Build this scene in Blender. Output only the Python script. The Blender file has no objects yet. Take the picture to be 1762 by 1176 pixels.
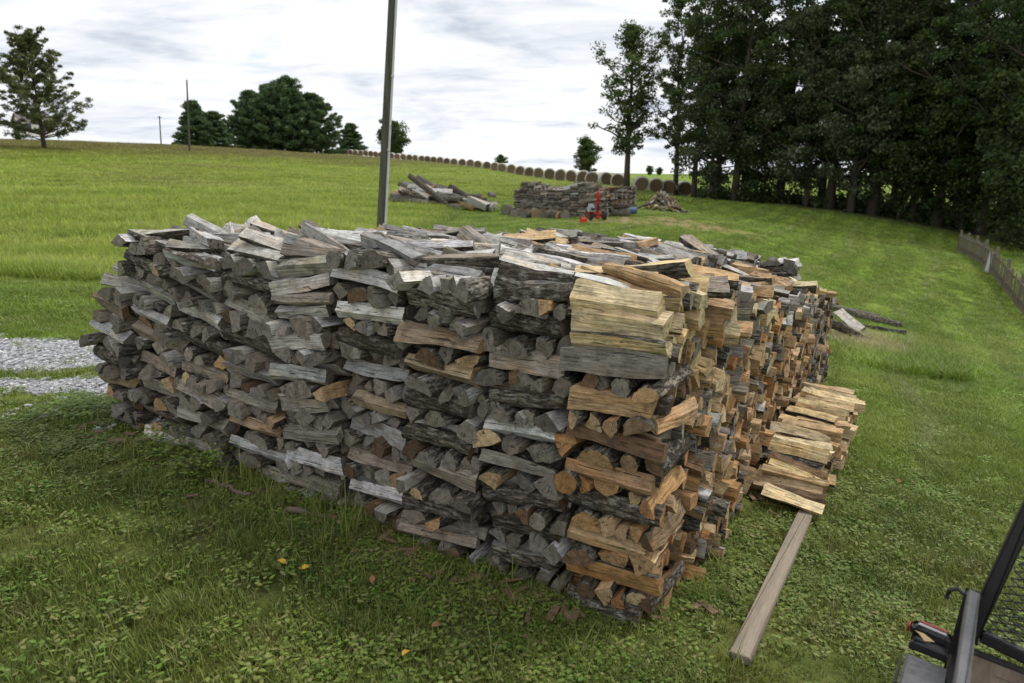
import bpy, math, random
import numpy as np
from mathutils import Vector, Matrix
from mathutils.bvhtree import BVHTree

scene = bpy.context.scene
COL = scene.collection
R = math.radians

# ------------------------------------------------------------------ camera
CAM_H, TILT = 2.1, 14.2
cam = bpy.data.cameras.new('camera')
cam.sensor_width = 36; cam.lens = 24.0; cam.clip_start = .05; cam.clip_end = 3000
cam.dof.use_dof = True; cam.dof.focus_distance = 3.9; cam.dof.aperture_fstop = 3.0
cam_ob = bpy.data.objects.new('camera', cam); COL.objects.link(cam_ob)
cam_ob.location = (0, 0, CAM_H); cam_ob.rotation_euler = (R(90-TILT), 0, 0)
scene.camera = cam_ob

# ------------------------------------------------------------------ sky, sun, exposure
SUN_EL, SUN_AZ = R(52), R(62)           # azimuth from +Y towards +X
world = bpy.data.worlds.new('World'); scene.world = world; world.use_nodes = True
scene.view_settings.view_transform = 'Standard'; scene.view_settings.look = 'None'
scene.view_settings.exposure = 0.75; scene.view_settings.gamma = 1.0
scene.view_settings.use_curve_mapping = False

class NT:
    """small helper for node trees"""
    def __init__(s, tree): s.t = tree; s.n = tree.nodes; s.l = tree.links
    def new(s, typ, **kw):
        nd = s.n.new(typ)
        for k, v in kw.items():
            if k.startswith('i_'):
                key = k[2:]
                key = int(key) if key.isdigit() else key.replace('_', ' ')
                s.put(nd.inputs[key], v)
            else: setattr(nd, k, v)
        return nd
    def put(s, inp, v):
        if isinstance(v, bpy.types.NodeSocket): s.l.new(v, inp)
        elif v is not None: inp.default_value = v
    def math(s, op, a, b=None, c=None, clamp=False):
        nd = s.n.new('ShaderNodeMath'); nd.operation = op; nd.use_clamp = clamp
        s.put(nd.inputs[0], a)
        if b is not None: s.put(nd.inputs[1], b)
        if c is not None: s.put(nd.inputs[2], c)
        return nd.outputs[0]
    def vmul(s, a, b):
        nd = s.n.new('ShaderNodeVectorMath'); nd.operation = 'MULTIPLY'; s.put(nd.inputs[0], a); s.put(nd.inputs[1], b); return nd.outputs[0]
    def noise(s, vec, scale, detail=4, rough=.55, dist=0.0):
        nd = s.n.new('ShaderNodeTexNoise'); s.put(nd.inputs['Vector'], vec)
        nd.inputs['Scale'].default_value = scale; nd.inputs['Detail'].default_value = detail
        nd.inputs['Roughness'].default_value = rough; nd.inputs['Distortion'].default_value = dist
        return nd.outputs['Fac']
    def ramp(s, fac, stops):
        nd = s.n.new('ShaderNodeValToRGB'); s.put(nd.inputs[0], fac)
        el = nd.color_ramp.elements
        while len(el) < len(stops): el.new(.5)
        for e, (p, c) in zip(el, stops):
            e.position = p; e.color = (c, c, c, 1) if isinstance(c, (int, float)) else (*c[:3], 1)
        return nd.outputs[0]
    def mix(s, fac, a, b, mode='MIX'):
        nd = s.n.new('ShaderNodeMix'); nd.data_type = 'RGBA'; nd.blend_type = mode; nd.clamp_factor = True
        def c(v): return (*v[:3], 1) if isinstance(v, (tuple, list)) else ((v, v, v, 1) if isinstance(v, (int, float)) else v)
        s.put(nd.inputs[0], fac); s.put(nd.inputs[6], c(a)); s.put(nd.inputs[7], c(b))
        return nd.outputs[2]

def build_world():
    w = NT(world.node_tree); w.n.clear()
    sky = w.new('ShaderNodeTexSky', sky_type='NISHITA', sun_disc=False, sun_elevation=SUN_EL, sun_rotation=SUN_AZ)
    tc = w.new('ShaderNodeTexCoord')
    sep = w.new('ShaderNodeSeparateXYZ'); w.l.new(tc.outputs['Generated'], sep.inputs[0])
    z = w.math('MAXIMUM', sep.outputs[2], 0.0)
    den = w.math('ADD', z, .16)
    cv = w.new('ShaderNodeCombineXYZ')
    w.l.new(w.math('DIVIDE', sep.outputs[0], den), cv.inputs[0])
    w.l.new(w.math('DIVIDE', sep.outputs[1], den), cv.inputs[1])
    cv.inputs[2].default_value = 4.3
    big = w.noise(w.vmul(cv.outputs[0], (1.0, 1.35, 1)), 1.15, 6, .58, .5)
    fine = w.noise(w.vmul(cv.outputs[0], (1.0, 2.0, 1)), 3.4, 7, .6, .4)
    m = w.math('ADD', w.math('MULTIPLY', big, .76), w.math('MULTIPLY', fine, .24))
    cloud = w.ramp(m, [(.39, (.65, .655, .66)), (.50, (.595, .605, .62)), (.57, (.50, .525, .565)), (.64, (.38, .415, .47)), (.72, (.28, .315, .375))])
    skyc = w.mix(1.0, sky.outputs[0], (.1, .1, .1), 'MULTIPLY')
    cover = w.ramp(w.noise(w.vmul(cv.outputs[0], (1, 1, 1)), 2.3, 4, .5), [(.24, 0.55), (.34, 1.0)])
    colr = w.mix(cover, skyc, cloud)
    low = w.math('LESS_THAN', sep.outputs[2], -0.02)
    colr = w.mix(low, colr, (.08, .10, .05))
    bg = w.new('ShaderNodeBackground'); w.l.new(colr, bg.inputs[0]); bg.inputs[1].default_value = 1.0
    out = w.new('ShaderNodeOutputWorld'); w.l.new(bg.outputs[0], out.inputs[0])
build_world()

sun = bpy.data.lights.new('sun', 'SUN'); sun.energy = 1.5; sun.angle = R(12); sun.color = (1, .95, .87)
sun_ob = bpy.data.objects.new('sun', sun); COL.objects.link(sun_ob)
sd = Vector((math.sin(SUN_AZ)*math.cos(SUN_EL), math.cos(SUN_AZ)*math.cos(SUN_EL), math.sin(SUN_EL)))
sun_ob.rotation_euler = (-sd).to_track_quat('-Z', 'Y').to_euler()
sun_ob.location = sd*50

# ------------------------------------------------------------------ helpers
def smooth01(x): x = np.clip(x, 0, 1); return x*x*(3-2*x)
T_ = R(TILT); FPX = 1175.0
def ray_at(px, dist, py):
    """world height of a point seen at row py, dist metres ahead, on the bearing of column px"""
    v = (588-py)/FPX
    s = dist/(math.cos(T_)+v*math.sin(T_))
    return ((px-881)/FPX*s, dist, CAM_H + s*(-math.sin(T_)+v*math.cos(T_)))

def mesh_np(name, V, quads=None, tris=None, mats=(), matidx=None, smooth=None, attrs=None):
    """mesh from numpy arrays; matidx / smooth are per face, quads first and then tris"""
    me = bpy.data.meshes.new(name)
    V = np.asarray(V, np.float32)
    quads = np.zeros((0, 4), np.int32) if quads is None or len(quads) == 0 else np.asarray(quads, np.int32)
    tris = np.zeros((0, 3), np.int32) if tris is None or len(tris) == 0 else np.asarray(tris, np.int32)
    nq, nt = len(quads), len(tris)
    me.vertices.add(len(V)); me.vertices.foreach_set('co', V.ravel())
    me.loops.add(nq*4+nt*3); me.loops.foreach_set('vertex_index', np.concatenate([quads.ravel(), tris.ravel()]))
    me.polygons.add(nq+nt)
    st = np.concatenate([np.arange(nq)*4, nq*4+np.arange(nt)*3]).astype(np.int32)
    me.polygons.foreach_set('loop_start', st)
    for m in mats: me.materials.append(m)
    if matidx is not None: me.polygons.foreach_set('material_index', np.asarray(matidx, np.int32))
    sm = np.zeros(nq+nt, bool) if smooth is None else (np.full(nq+nt, smooth) if isinstance(smooth, bool) else np.asarray(smooth, bool))
    me.polygons.foreach_set('use_smooth', sm)
    if attrs:
        for k, (typ, arr) in attrs.items():
            a = me.attributes.new(k, typ, 'POINT')
            a.data.foreach_set({'FLOAT_VECTOR': 'vector', 'FLOAT_COLOR': 'color', 'FLOAT': 'value', 'INT': 'value'}[typ], np.asarray(arr, np.float32 if typ != 'INT' else np.int32).ravel())
    me.update(calc_edges=True); me.validate()
    return me

def link(name, me, parent=None, loc=None, mat=None):
    o = bpy.data.objects.new(name, me); COL.objects.link(o)
    if parent is not None: o.parent = parent
    if loc is not None: o.location = loc
    if mat is not None: o.data.materials.append(mat)
    return o
def tag(o, label=None, cat=None, group=None, kind=None):
    if label: o['label'] = label
    if cat: o['category'] = cat
    if group: o['group'] = group
    if kind: o['kind'] = kind
    return o
def empty(name, loc=(0, 0, 0), rz=0):
    o = bpy.data.objects.new(name, None); COL.objects.link(o); o.location = loc; o.rotation_euler = (0, 0, rz); o.empty_display_size = .2
    return o

class MB:
    """collects boxes and tubes for one mesh"""
    def __init__(s): s.v = []; s.q = []; s.t = []; s.n = 0
    def add(s, V, Q=(), Tt=()):
        V = np.asarray(V, float); s.v.append(V)
        if len(Q): s.q.append(np.asarray(Q)+s.n)
        if len(Tt): s.t.append(np.asarray(Tt)+s.n)
        s.n += len(V)
    def hexa(s, P):   # 8 points: bottom 4, top 4
        s.add(P, [(3, 2, 1, 0), (4, 5, 6, 7), (0, 1, 5, 4), (1, 2, 6, 5), (2, 3, 7, 6), (3, 0, 4, 7)])
    def box(s, c, size, M=None, bevel=0.0):
        x, y, z = [d/2 for d in size]
        if bevel > 0:
            b = min(bevel, x*.9, y*.9, z*.9)
            P = []
            for zz, i in ((-z, b), (-z+b, 0), (z-b, 0), (z, b)):
                for (sx, sy) in ((-1, -1), (1, -1), (1, 1), (-1, 1)):
                    for k in (0, 1):
                        xx, yy = (x-i), (y-i)
                        # chamfered corner, two points
                        first = (sx*sy > 0) == (k == 0)
                        P.append((sx*(xx-(b if first else 0)), sy*(yy-(0 if first else b)), zz))
            P = np.array(P); Q = []
            for r in range(3):
                for k in range(8): Q.append((r*8+k, r*8+(k+1) % 8, (r+1)*8+(k+1) % 8, (r+1)*8+k))
            Q += [(0, 7, 6, 5), (0, 5, 4, 1), (1, 4, 3, 2), (24, 25, 28, 29), (24, 29, 30, 31), (25, 26, 27, 28)]
        else:
            P = np.array([(-x, -y, -z), (x, -y, -z), (x, y, -z), (-x, y, -z), (-x, -y, z), (x, -y, z), (x, y, z), (-x, y, z)])
            Q = [(3, 2, 1, 0), (4, 5, 6, 7), (0, 1, 5, 4), (1, 2, 6, 5), (2, 3, 7, 6), (3, 0, 4, 7)]
        if M is not None: P = P @ np.array(M.to_3x3()).T
        s.add(P + np.array(c), Q)
    def bar(s, a, b, w, h, up=(0, 0, 1), bevel=0.0):
        a, b = Vector(a), Vector(b); d = b-a; y = d.normalized(); x = y.cross(Vector(up))
        if x.length < 1e-5: x = y.cross(Vector((1, 0, 0)))
        x.normalize(); z = x.cross(y)
        M = Matrix((x, y, z)).transposed()
        s.box((a+b)/2, (w, d.length, h), M, bevel)
    def tube(s, pts, rad, n=8, cap=True):
        pts = [Vector(p) for p in pts]; k = len(pts)
        rad = [rad]*k if isinstance(rad, (int, float)) else rad
        P = []; ref = Vector((0.13, .21, 1)).normalized()
        for i, p in enumerate(pts):
            d = (pts[min(i+1, k-1)]-pts[max(i-1, 0)]).normalized()
            x = d.cross(ref)
            if x.length < .05: x = d.cross(Vector((1, 0, 0)))
            x.normalize(); y = d.cross(x)
            for j in range(n):
                a = 2*math.pi*j/n
                P.append(p + (x*math.cos(a)+y*math.sin(a))*rad[i])
        Q = [(i*n+j, i*n+(j+1) % n, (i+1)*n+(j+1) % n, (i+1)*n+j) for i in range(k-1) for j in range(n)]
        Tt = []
        if cap:
            P += [pts[0], pts[-1]]; b, t = k*n, k*n+1
            Tt = [(b, (j+1) % n, j) for j in range(n)] + [(t, (k-1)*n+j, (k-1)*n+(j+1) % n) for j in range(n)]
        s.add([tuple(p) for p in P], Q, Tt)
    def cyl(s, c, axis, r, L, n=20):
        c = Vector(c); a = Vector(axis).normalized()*L/2; s.tube([c-a, c+a], r, n)
    def build(s, name, mat, parent=None, smooth=False):
        me = mesh_np(name, np.concatenate(s.v), np.concatenate(s.q) if s.q else None, np.concatenate(s.t) if s.t else None, [mat], smooth=smooth)
        return link(name, me, parent)

# ------------------------------------------------------------------ terrain
CX, CY = .648, 2.76                     # foot of the pile's front corner
def plane(x, y): return -.104*(x-CX)-.041*(y-CY)
ctrl = []
def C_(px, dist, py=None, z=None):
    x, y, zz = ray_at(px, dist, py if py is not None else 300)
    ctrl.append((x, y, zz if z is None else z))
for a in [(0, 30, 330), (0, 55, 285), (0, 100, 243), (250, 33, 330), (250, 60, 285), (250, 120, 250), (400, 160, 257),
          (560, 40, 330), (560, 80, 290), (550, 196, 265), (620, 176, 268), (701, 147, 277), (800, 117, 288), (880, 93, 301),
          (957, 74, 314), (1060, 66, 324), (1110, 58, 333), (1176, 60, 340), (760, 33, 360), (760, 60, 312),
          (960, 30, 378), (960, 50, 336), (1150, 30, 372), (1150, 45, 350), (1655, 35, 435), (1755, 21, 545)]: C_(*a)
for px, d, z in [(0, 180, 5.5), (0, 400, 2), (250, 220, 5.5), (560, 270, 4.5), (560, 420, 1), (800, 190, 2.5), (960, 130, 1.0), (1150, 110, -.2),
                 (1150, 210, .2), (1250, 210, .2), (1150, 420, -4), (1300, 22, -.55), (1300, 32, -.5), (1300, 50, -.3), (1500, 22, -1.5), (1500, 32, -1.3),
                 (1500, 45, -.9), (1650, 28, -1.7), (1700, 45, -1.9), (1400, 110, -1), (1600, 120, -1.5), (2200, 20, -3), (2200, 60, -3), (1600, 400, -5),
                 (-600, 30, 2), (-600, 100, 7), (-600, 300, 8)]: C_(px, d, z=z)
ctrl = np.array(ctrl)
RC = 7.0
def _phi(d2): return np.sqrt(d2+RC*RC)
def _fit():
    P = ctrl[:, :2]; n = len(P)
    D = ((P[:, None]-P[None])**2).sum(-1)
    A = np.zeros((n+3, n+3)); A[:n, :n] = _phi(D)-1e-3*np.eye(n)
    A[:n, n:] = np.c_[np.ones(n), P]; A[n:, :n] = A[:n, n:].T
    return np.linalg.solve(A, np.r_[ctrl[:, 2], 0, 0, 0])
WT = _fit()
def ground(x, y):
    x = np.asarray(x, float); y = np.asarray(y, float); sh = x.shape
    xf, yf = x.ravel(), y.ravel()
    far = np.clip(np.hypot(xf, yf), 1e-6, None); k = np.minimum(1, 430/far); xf, yf = xf*k, yf*k
    D = (xf[:, None]-ctrl[:, 0])**2+(yf[:, None]-ctrl[:, 1])**2
    z = _phi(D) @ WT[:len(ctrl)] + WT[-3]+WT[-2]*xf+WT[-1]*yf
    r = np.hypot(xf-1, yf-3)
    w = smooth01((r-9)/9)
    pl = plane(xf, yf)
    z = pl*(1-w)+z*w
    z = z + .012*np.sin(xf*2.1+yf*.7)*np.sin(yf*1.7-xf*.4) + .05*np.sin(xf*.31+1)*np.sin(yf*.27)*w
    back = smooth01((-yf-2)/25)          # behind the camera it levels out
    z = z*(1-back)
    return z.reshape(sh)
def gz(x, y): return float(ground(np.array([x]), np.array([y]))[0])

F = Vector((-.881, .473, 0)).normalized()    # along the front face, leftwards
V = Vector((.505, .863, 0)).normalized()     # along the rows, away
Cn = Vector((CX, CY, 0))
WCOL, NCOL, LROW = .47, 9, 7.0
Fv, Vv = np.array(F[:2]), np.array(V[:2])
Minv = np.linalg.inv(np.array([[Fv[0], Vv[0]], [Fv[1], Vv[1]]]))
def pile_uv(x, y):
    p = np.stack([np.asarray(x)-CX, np.asarray(y)-CY]); return Minv @ p.reshape(2, -1)

# ------------------------------------------------------------------ materials
def mat(name):
    m = bpy.data.materials.new(name); m.use_nodes = True; t = NT(m.node_tree); t.n.clear()
    out = t.new('ShaderNodeOutputMaterial'); return m, t, out
def bsdf(t, out, col, rough=.8, bump=None, strength=.4, dist=.01, spec=.3, metal=0.0):
    b = t.new('ShaderNodeBsdfPrincipled')
    if isinstance(col, (tuple, list)): col = (*col[:3], 1)
    t.put(b.inputs['Base Color'], col); t.put(b.inputs['Roughness'], rough)
    b.inputs['Specular IOR Level'].default_value = spec; b.inputs['Metallic'].default_value = metal
    if bump is not None:
        bn = t.new('ShaderNodeBump'); bn.inputs['Strength'].default_value = strength; bn.inputs['Distance'].default_value = dist
        t.l.new(bump, bn.inputs['Height']); t.l.new(bn.outputs[0], b.inputs['Normal'])
    t.l.new(b.outputs[0], out.inputs[0]); return b

def wood_materials():
    # split faces: base colour is an attribute of the log (its species and weathering), grain runs along lc.z
    m, t, out = mat('split_wood')
    lc = t.new('ShaderNodeAttribute', attribute_name='lc').outputs['Vector']
    wc = t.new('ShaderNodeAttribute', attribute_name='wcol')
    st = t.vmul(lc, (1, 1, .034))
    warp = t.noise(lc, 9, 2, .5)
    wv = t.new('ShaderNodeVectorMath', operation='ADD'); t.l.new(st, wv.inputs[0])
    t.l.new(t.vmul(warp, (.03, .03, 0)), wv.inputs[1]); st = wv.outputs[0]
    g1 = t.noise(st, 290, 4, .7); g2 = t.noise(st, 105, 4, .6); g3 = t.noise(lc, 14, 4, .6)
    crack = t.ramp(t.noise(t.vmul(st, (1, 1, .8)), 88, 2, .5), [(.315, 1), (.365, 0)])
    v = t.math('ADD', t.math('MULTIPLY', g1, .55), t.math('MULTIPLY', g2, .45))
    tone = t.ramp(v, [(.36, .34), (.46, .84), (.54, 1.12), (.66, 1.65)])
    c = t.mix(1.0, wc.outputs['Color'], tone, 'MULTIPLY')
    stain = t.ramp(g3, [(.33, .62), (.5, 1.02), (.72, 1.22)])
    c = t.mix(1.0, c, stain, 'MULTIPLY')
    tan = t.ramp(t.noise(t.vmul(lc, (1, 1, .3)), 11, 3, .5), [(.5, 0), (.68, .55)])
    ctan = t.mix(1.0, c, (1.2, .99, .72), 'MULTIPLY'); c = t.mix(tan, c, ctan)
    c = t.mix(t.math('MULTIPLY', crack, .8), c, (.02, .017, .014))
    h = t.math('SUBTRACT', t.math('ADD', t.math('MULTIPLY', g2, .6), t.math('MULTIPLY', g1, .5)), t.math('MULTIPLY', crack, .6))
    bsdf(t, out, c, .82, h, .85, .006, .25)
    split = m
    # bark
    m, t, out = mat('bark')
    lc = t.new('ShaderNodeAttribute', attribute_name='lc').outputs['Vector']
    bc = t.new('ShaderNodeAttribute', attribute_name='bcol')
    st = t.vmul(lc, (1, 1, .28))
    r1 = t.noise(st, 62, 5, .62, .6); r2 = t.noise(lc, 130, 3, .6); li = t.noise(lc, 17, 5, .6)
    ridge = t.ramp(r1, [(.40, 0), (.48, .45), (.58, 1)])
    c = t.mix(ridge, (.042, .035, .028), bc.outputs['Color'])
    c = t.mix(1.0, c, t.ramp(r2, [(.3, .65), (.7, 1.35)]), 'MULTIPLY')
    lich = t.math('MULTIPLY', t.math('MULTIPLY', t.ramp(li, [(.5, 0), (.62, 1)]), ridge), t.math('MULTIPLY', bc.outputs['Alpha'], .75))
    c = t.mix(lich, c, (.42, .43, .39))
    moss = t.math('MULTIPLY', t.ramp(t.noise(lc, 8, 4, .6), [(.58, 0), (.68, .5)]), ridge)
    c = t.mix(moss, c, (.075, .085, .04))
    h = t.math('ADD', t.math('MULTIPLY', ridge, .9), t.math('MULTIPLY', r2, .3))
    bsdf(t, out, c, .92, h, .9, .011, .15)
    bark = m
    # sawn ends: rings and radial checks about the pith (lc.xy = 0 plus per log offset in attribute 'pith')
    m, t, out = mat('log_end')
    lc = t.new('ShaderNodeAttribute', attribute_name='pith').outputs['Vector']
    l2 = t.new('ShaderNodeAttribute', attribute_name='lc').outputs['Vector']
    ec = t.new('ShaderNodeAttribute', attribute_name='ecol')
    sp = t.new('ShaderNodeSeparateXYZ'); t.l.new(lc, sp.inputs[0])
    x, y = sp.outputs[0], sp.outputs[1]
    rad = t.math('SQRT', t.math('ADD', t.math('MULTIPLY', x, x), t.math('MULTIPLY', y, y)))
    radn = t.math('ADD', rad, t.math('MULTIPLY', t.noise(l2, 22, 2, .5), .012))
    ring = t.math('SINE', t.math('MULTIPLY', radn, 780))
    ang = t.math('ARCTAN2', y, x)
    cv = t.new('ShaderNodeCombineXYZ'); t.l.new(t.math('MULTIPLY', ang, 2.2), cv.inputs[0]); t.l.new(t.math('MULTIPLY', rad, 5), cv.inputs[1]); t.l.new(ec.outputs['Alpha'], cv.inputs[2])
    chk = t.ramp(t.noise(cv.outputs[0], 4.2, 2, .5), [(.33, 1), (.37, 0)])
    grime = t.noise(l2, 30, 5, .65); saw = t.noise(t.vmul(l2, (1, .12, 1)), 260, 2, .5)
    c = t.mix(1.0, ec.outputs['Color'], t.ramp(grime, [(.34, .62), (.5, .98), (.66, 1.3)]), 'MULTIPLY')
    c = t.mix(1.0, c, t.ramp(ring, [(0, .72), (1, 1.12)]), 'MULTIPLY')
    c = t.mix(1.0, c, t.ramp(saw, [(.3, .85), (.7, 1.12)]), 'MULTIPLY')
    c = t.mix(t.math('MULTIPLY', chk, .8), c, (.025, .02, .017))
    h = t.math('SUBTRACT', t.math('ADD', t.math('MULTIPLY', grime, .5), t.math('MULTIPLY', saw, .3)), t.math('MULTIPLY', chk, .6))
    bsdf(t, out, c, .88, h, .6, .004, .2)
    return [split, bark, m]
WOOD = wood_materials()

def plain(name, col, rough=.7, var=.25, scale=8, metal=0.0, bump=.2, spec=.3, stretch=(1, 1, 1), dist=.01):
    m, t, out = mat(name)
    co = t.new('ShaderNodeTexCoord').outputs['Object']; co = t.vmul(co, stretch)
    n1 = t.noise(co, scale, 5, .6); n2 = t.noise(co, scale*7, 3, .6)
    v = t.math('ADD', t.math('MULTIPLY', n1, .6), t.math('MULTIPLY', n2, .4))
    c = t.mix(1.0, col, t.ramp(v, [(.3, 1-var), (.7, 1+var)]), 'MULTIPLY')
    bsdf(t, out, c, rough, v, bump, dist, spec, metal); return m

GRASS_NODES = None
def grass_colour_group():
    """green of the ground cover from the world position: mown lawn, hay field, weedy corner, dry patches"""
    global GRASS_NODES
    g = bpy.data.node_groups.new('ground_cover_colour', 'ShaderNodeTree'); GRASS_NODES = g
    g.interface.new_socket('Color', in_out='OUTPUT', socket_type='NodeSocketColor')
    g.interface.new_socket('Dirt', in_out='OUTPUT', socket_type='NodeSocketFloat')
    g.interface.new_socket('Gravel', in_out='OUTPUT', socket_type='NodeSocketFloat')
    t = NT(g); out = t.new('NodeGroupOutput')
    pos = t.new('ShaderNodeNewGeometry').outputs['Position']
    flat = t.vmul(pos, (1, 1, 0))
    sp = t.new('ShaderNodeSeparateXYZ'); t.l.new(pos, sp.inputs[0]); X, Y = sp.outputs[0], sp.outputs[1]
    n1 = t.noise(flat, .35, 4, .6); n2 = t.noise(flat, 1.6, 4, .6); n3 = t.noise(flat, .06, 4, .55)
    # weedy near ground
    near = t.mix(t.ramp(n2, [(.35, 0), (.65, 1)]), (.098, .145, .025), (.18, .205, .048))
    near = t.mix(t.ramp(t.noise(flat, 2.6, 5, .65), [(.55, 0), (.7, .7)]), near, (.125, .115, .045))
    # mown lawn
    lawn = t.mix(t.ramp(n1, [(.35, 0), (.65, 1)]), (.15, .235, .029), (.22, .285, .054))
    sx = t.math('ADD', t.math('MULTIPLY', X, .86), t.math('MULTIPLY', Y, -.51))
    sx = t.math('ADD', sx, t.math('MULTIPLY', n3, 4.5))
    stripe = t.ramp(t.math('SINE', t.math('MULTIPLY', sx, 4.2)), [(.2, .89), (.8, 1.10)])
    lawn = t.mix(1.0, lawn, stripe, 'MULTIPLY')
    # worn pale wheel tracks down the lawn
    tr = t.math('ABSOLUTE', t.math('SUBTRACT', t.math('MODULO', t.math('ADD', sx, 100.4), 2.9), 1.2))
    trk = t.math('MULTIPLY', t.ramp(tr, [(0, .65), (.18, 0)]), t.ramp(n1, [(.4, 0), (.6, 1)]))
    lawn = t.mix(trk, lawn, (.30, .34, .15))
    # hay field
    streak = t.noise(t.vmul(flat, (.35, 1.3, 1)), .5, 5, .6)
    field = t.mix(t.ramp(streak, [(.35, 0), (.65, 1)]), (.20, .28, .035), (.32, .37, .078))
    field = t.mix(t.ramp(n3, [(.52, 0), (.66, .5)]), field, (.25, .23, .085))
    # reddish seed heads on the crest
    d = t.math('SQRT', t.math('ADD', t.math('MULTIPLY', X, X), t.math('MULTIPLY', Y, Y)))
    cr = t.math('ADD', t.math('SUBTRACT', d, 84), t.math('MULTIPLY', t.math('SUBTRACT', n3, .5), 70))
    cr = t.math('ADD', cr, t.math('MULTIPLY', X, -.25))
    crest = t.math('MULTIPLY', t.ramp(t.math('DIVIDE', cr, 40), [(0, 0), (1, .7)]), t.ramp(t.math('DIVIDE', X, -40), [(.0, 0), (.5, 1)]))
    field = t.mix(crest, field, (.165, .125, .068))
    left = t.math('MULTIPLY', t.ramp(t.math('SUBTRACT', t.math('SUBTRACT', -2.6, X), 0), [(0, 0), (.9, 1)]), t.ramp(t.math('DIVIDE', t.math('SUBTRACT', Y, 9.6), 1.5), [(0, 0), (1, 1)]))
    farb = t.math('MULTIPLY', t.ramp(t.math('DIVIDE', t.math('SUBTRACT', Y, 40), 10), [(0, 0), (1, 1)]), t.ramp(t.math('DIVIDE', t.math('SUBTRACT', 14, X), 8), [(0, 0), (1, 1)]))
    isf = t.math('MAXIMUM', left, farb)
    c = t.mix(isf, lawn, field)
    dn = t.math('SQRT', t.math('ADD', t.math('POWER', t.math('SUBTRACT', X, -.3), 2), t.math('POWER', t.math('SUBTRACT', Y, 2.2), 2)))
    isn = t.ramp(t.math('ADD', t.math('DIVIDE', dn, 6), t.math('MULTIPLY', t.math('SUBTRACT', n1, .5), .4)), [(.55, 1), (.95, 0)])
    c = t.mix(isn, c, near)
    # dry straw-coloured patch and trodden soil along the foot of the pile
    px_ = t.math('POWER', t.math('DIVIDE', t.math('SUBTRACT', X, 6.2), 1.1), 2); py_ = t.math('POWER', t.math('DIVIDE', t.math('SUBTRACT', Y, 13.4), 3.0), 2)
    c = t.mix(t.ramp(t.math('ADD', t.math('ADD', px_, py_), t.math('SUBTRACT', n2, .5)), [(.5, .75), (1.2, 0)]), c, (.34, .29, .16))
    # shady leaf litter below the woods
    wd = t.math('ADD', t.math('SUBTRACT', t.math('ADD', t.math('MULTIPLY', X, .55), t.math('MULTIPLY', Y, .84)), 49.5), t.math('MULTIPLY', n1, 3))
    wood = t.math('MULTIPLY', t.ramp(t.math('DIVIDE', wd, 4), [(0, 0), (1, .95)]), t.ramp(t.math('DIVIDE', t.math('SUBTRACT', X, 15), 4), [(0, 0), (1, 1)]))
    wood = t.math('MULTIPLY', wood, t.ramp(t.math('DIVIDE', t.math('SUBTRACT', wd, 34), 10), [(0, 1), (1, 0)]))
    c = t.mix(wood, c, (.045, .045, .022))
    # dirt near the splitter and bare spots
    ex = t.math('POWER', t.math('DIVIDE', t.math('SUBTRACT', X, 5.6), 4.6), 2); ey = t.math('POWER', t.math('DIVIDE', t.math('SUBTRACT', Y, 27.2), 2.4), 2)
    e = t.math('ADD', t.math('ADD', ex, ey), t.math('MULTIPLY', t.math('SUBTRACT', n2, .5), 2.2))
    dirt = t.ramp(e, [(.55, .9), (1.15, 0)])
    bare = t.ramp(t.noise(flat, 2.1, 5, .7), [(.60, 0), (.70, .5)])
    dirt = t.math('MAXIMUM', dirt, t.math('MULTIPLY', bare, isn))
    vv = t.math('ADD', t.math('MULTIPLY', t.math('SUBTRACT', X, CX), float(Minv[1, 0])), t.math('MULTIPLY', t.math('SUBTRACT', Y, CY), float(Minv[1, 1])))
    uu = t.math('ADD', t.math('MULTIPLY', t.math('SUBTRACT', X, CX), float(Minv[0, 0])), t.math('MULTIPLY', t.math('SUBTRACT', Y, CY), float(Minv[0, 1])))
    foot = t.math('MULTIPLY', t.ramp(t.math('ADD', t.math('ABSOLUTE', t.math('ADD', vv, .05)), t.math('MULTIPLY', t.math('SUBTRACT', n2, .5), 1.1)), [(.12, .85), (.42, 0)]), t.ramp(t.math('ABSOLUTE', t.math('SUBTRACT', uu, 2.1)), [(.9, 1), (1, 0)]))
    foot = t.math('MULTIPLY', foot, t.ramp(t.math('DIVIDE', uu, 4.5), [(0, .0), (.25, 1)]))
    dirt = t.math('MAXIMUM', dirt, foot)
    # gravel drive on the left
    gx = t.math('ADD', t.math('SUBTRACT', Y, 6.0), t.math('MULTIPLY', t.math('ADD', X, 4.5), -.12))
    gx = t.math('ADD', gx, t.math('MULTIPLY', t.math('SUBTRACT', t.noise(flat, 1.2, 4, .6), .5), 1.7))
    a1 = t.ramp(t.math('ABSOLUTE', t.math('SUBTRACT', gx, .22)), [(.44, 1), (.64, 0)])
    a2 = t.ramp(t.math('ABSOLUTE', t.math('ADD', gx, .74)), [(.06, 1), (.26, 0)])
    gm = t.math('MULTIPLY', t.math('MAXIMUM', a1, a2), t.ramp(t.math('SUBTRACT', -2.2, X), [(0, 0), (.6, 1)]))
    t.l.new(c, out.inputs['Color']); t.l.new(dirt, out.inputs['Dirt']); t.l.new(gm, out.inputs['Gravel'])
grass_colour_group()

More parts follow.
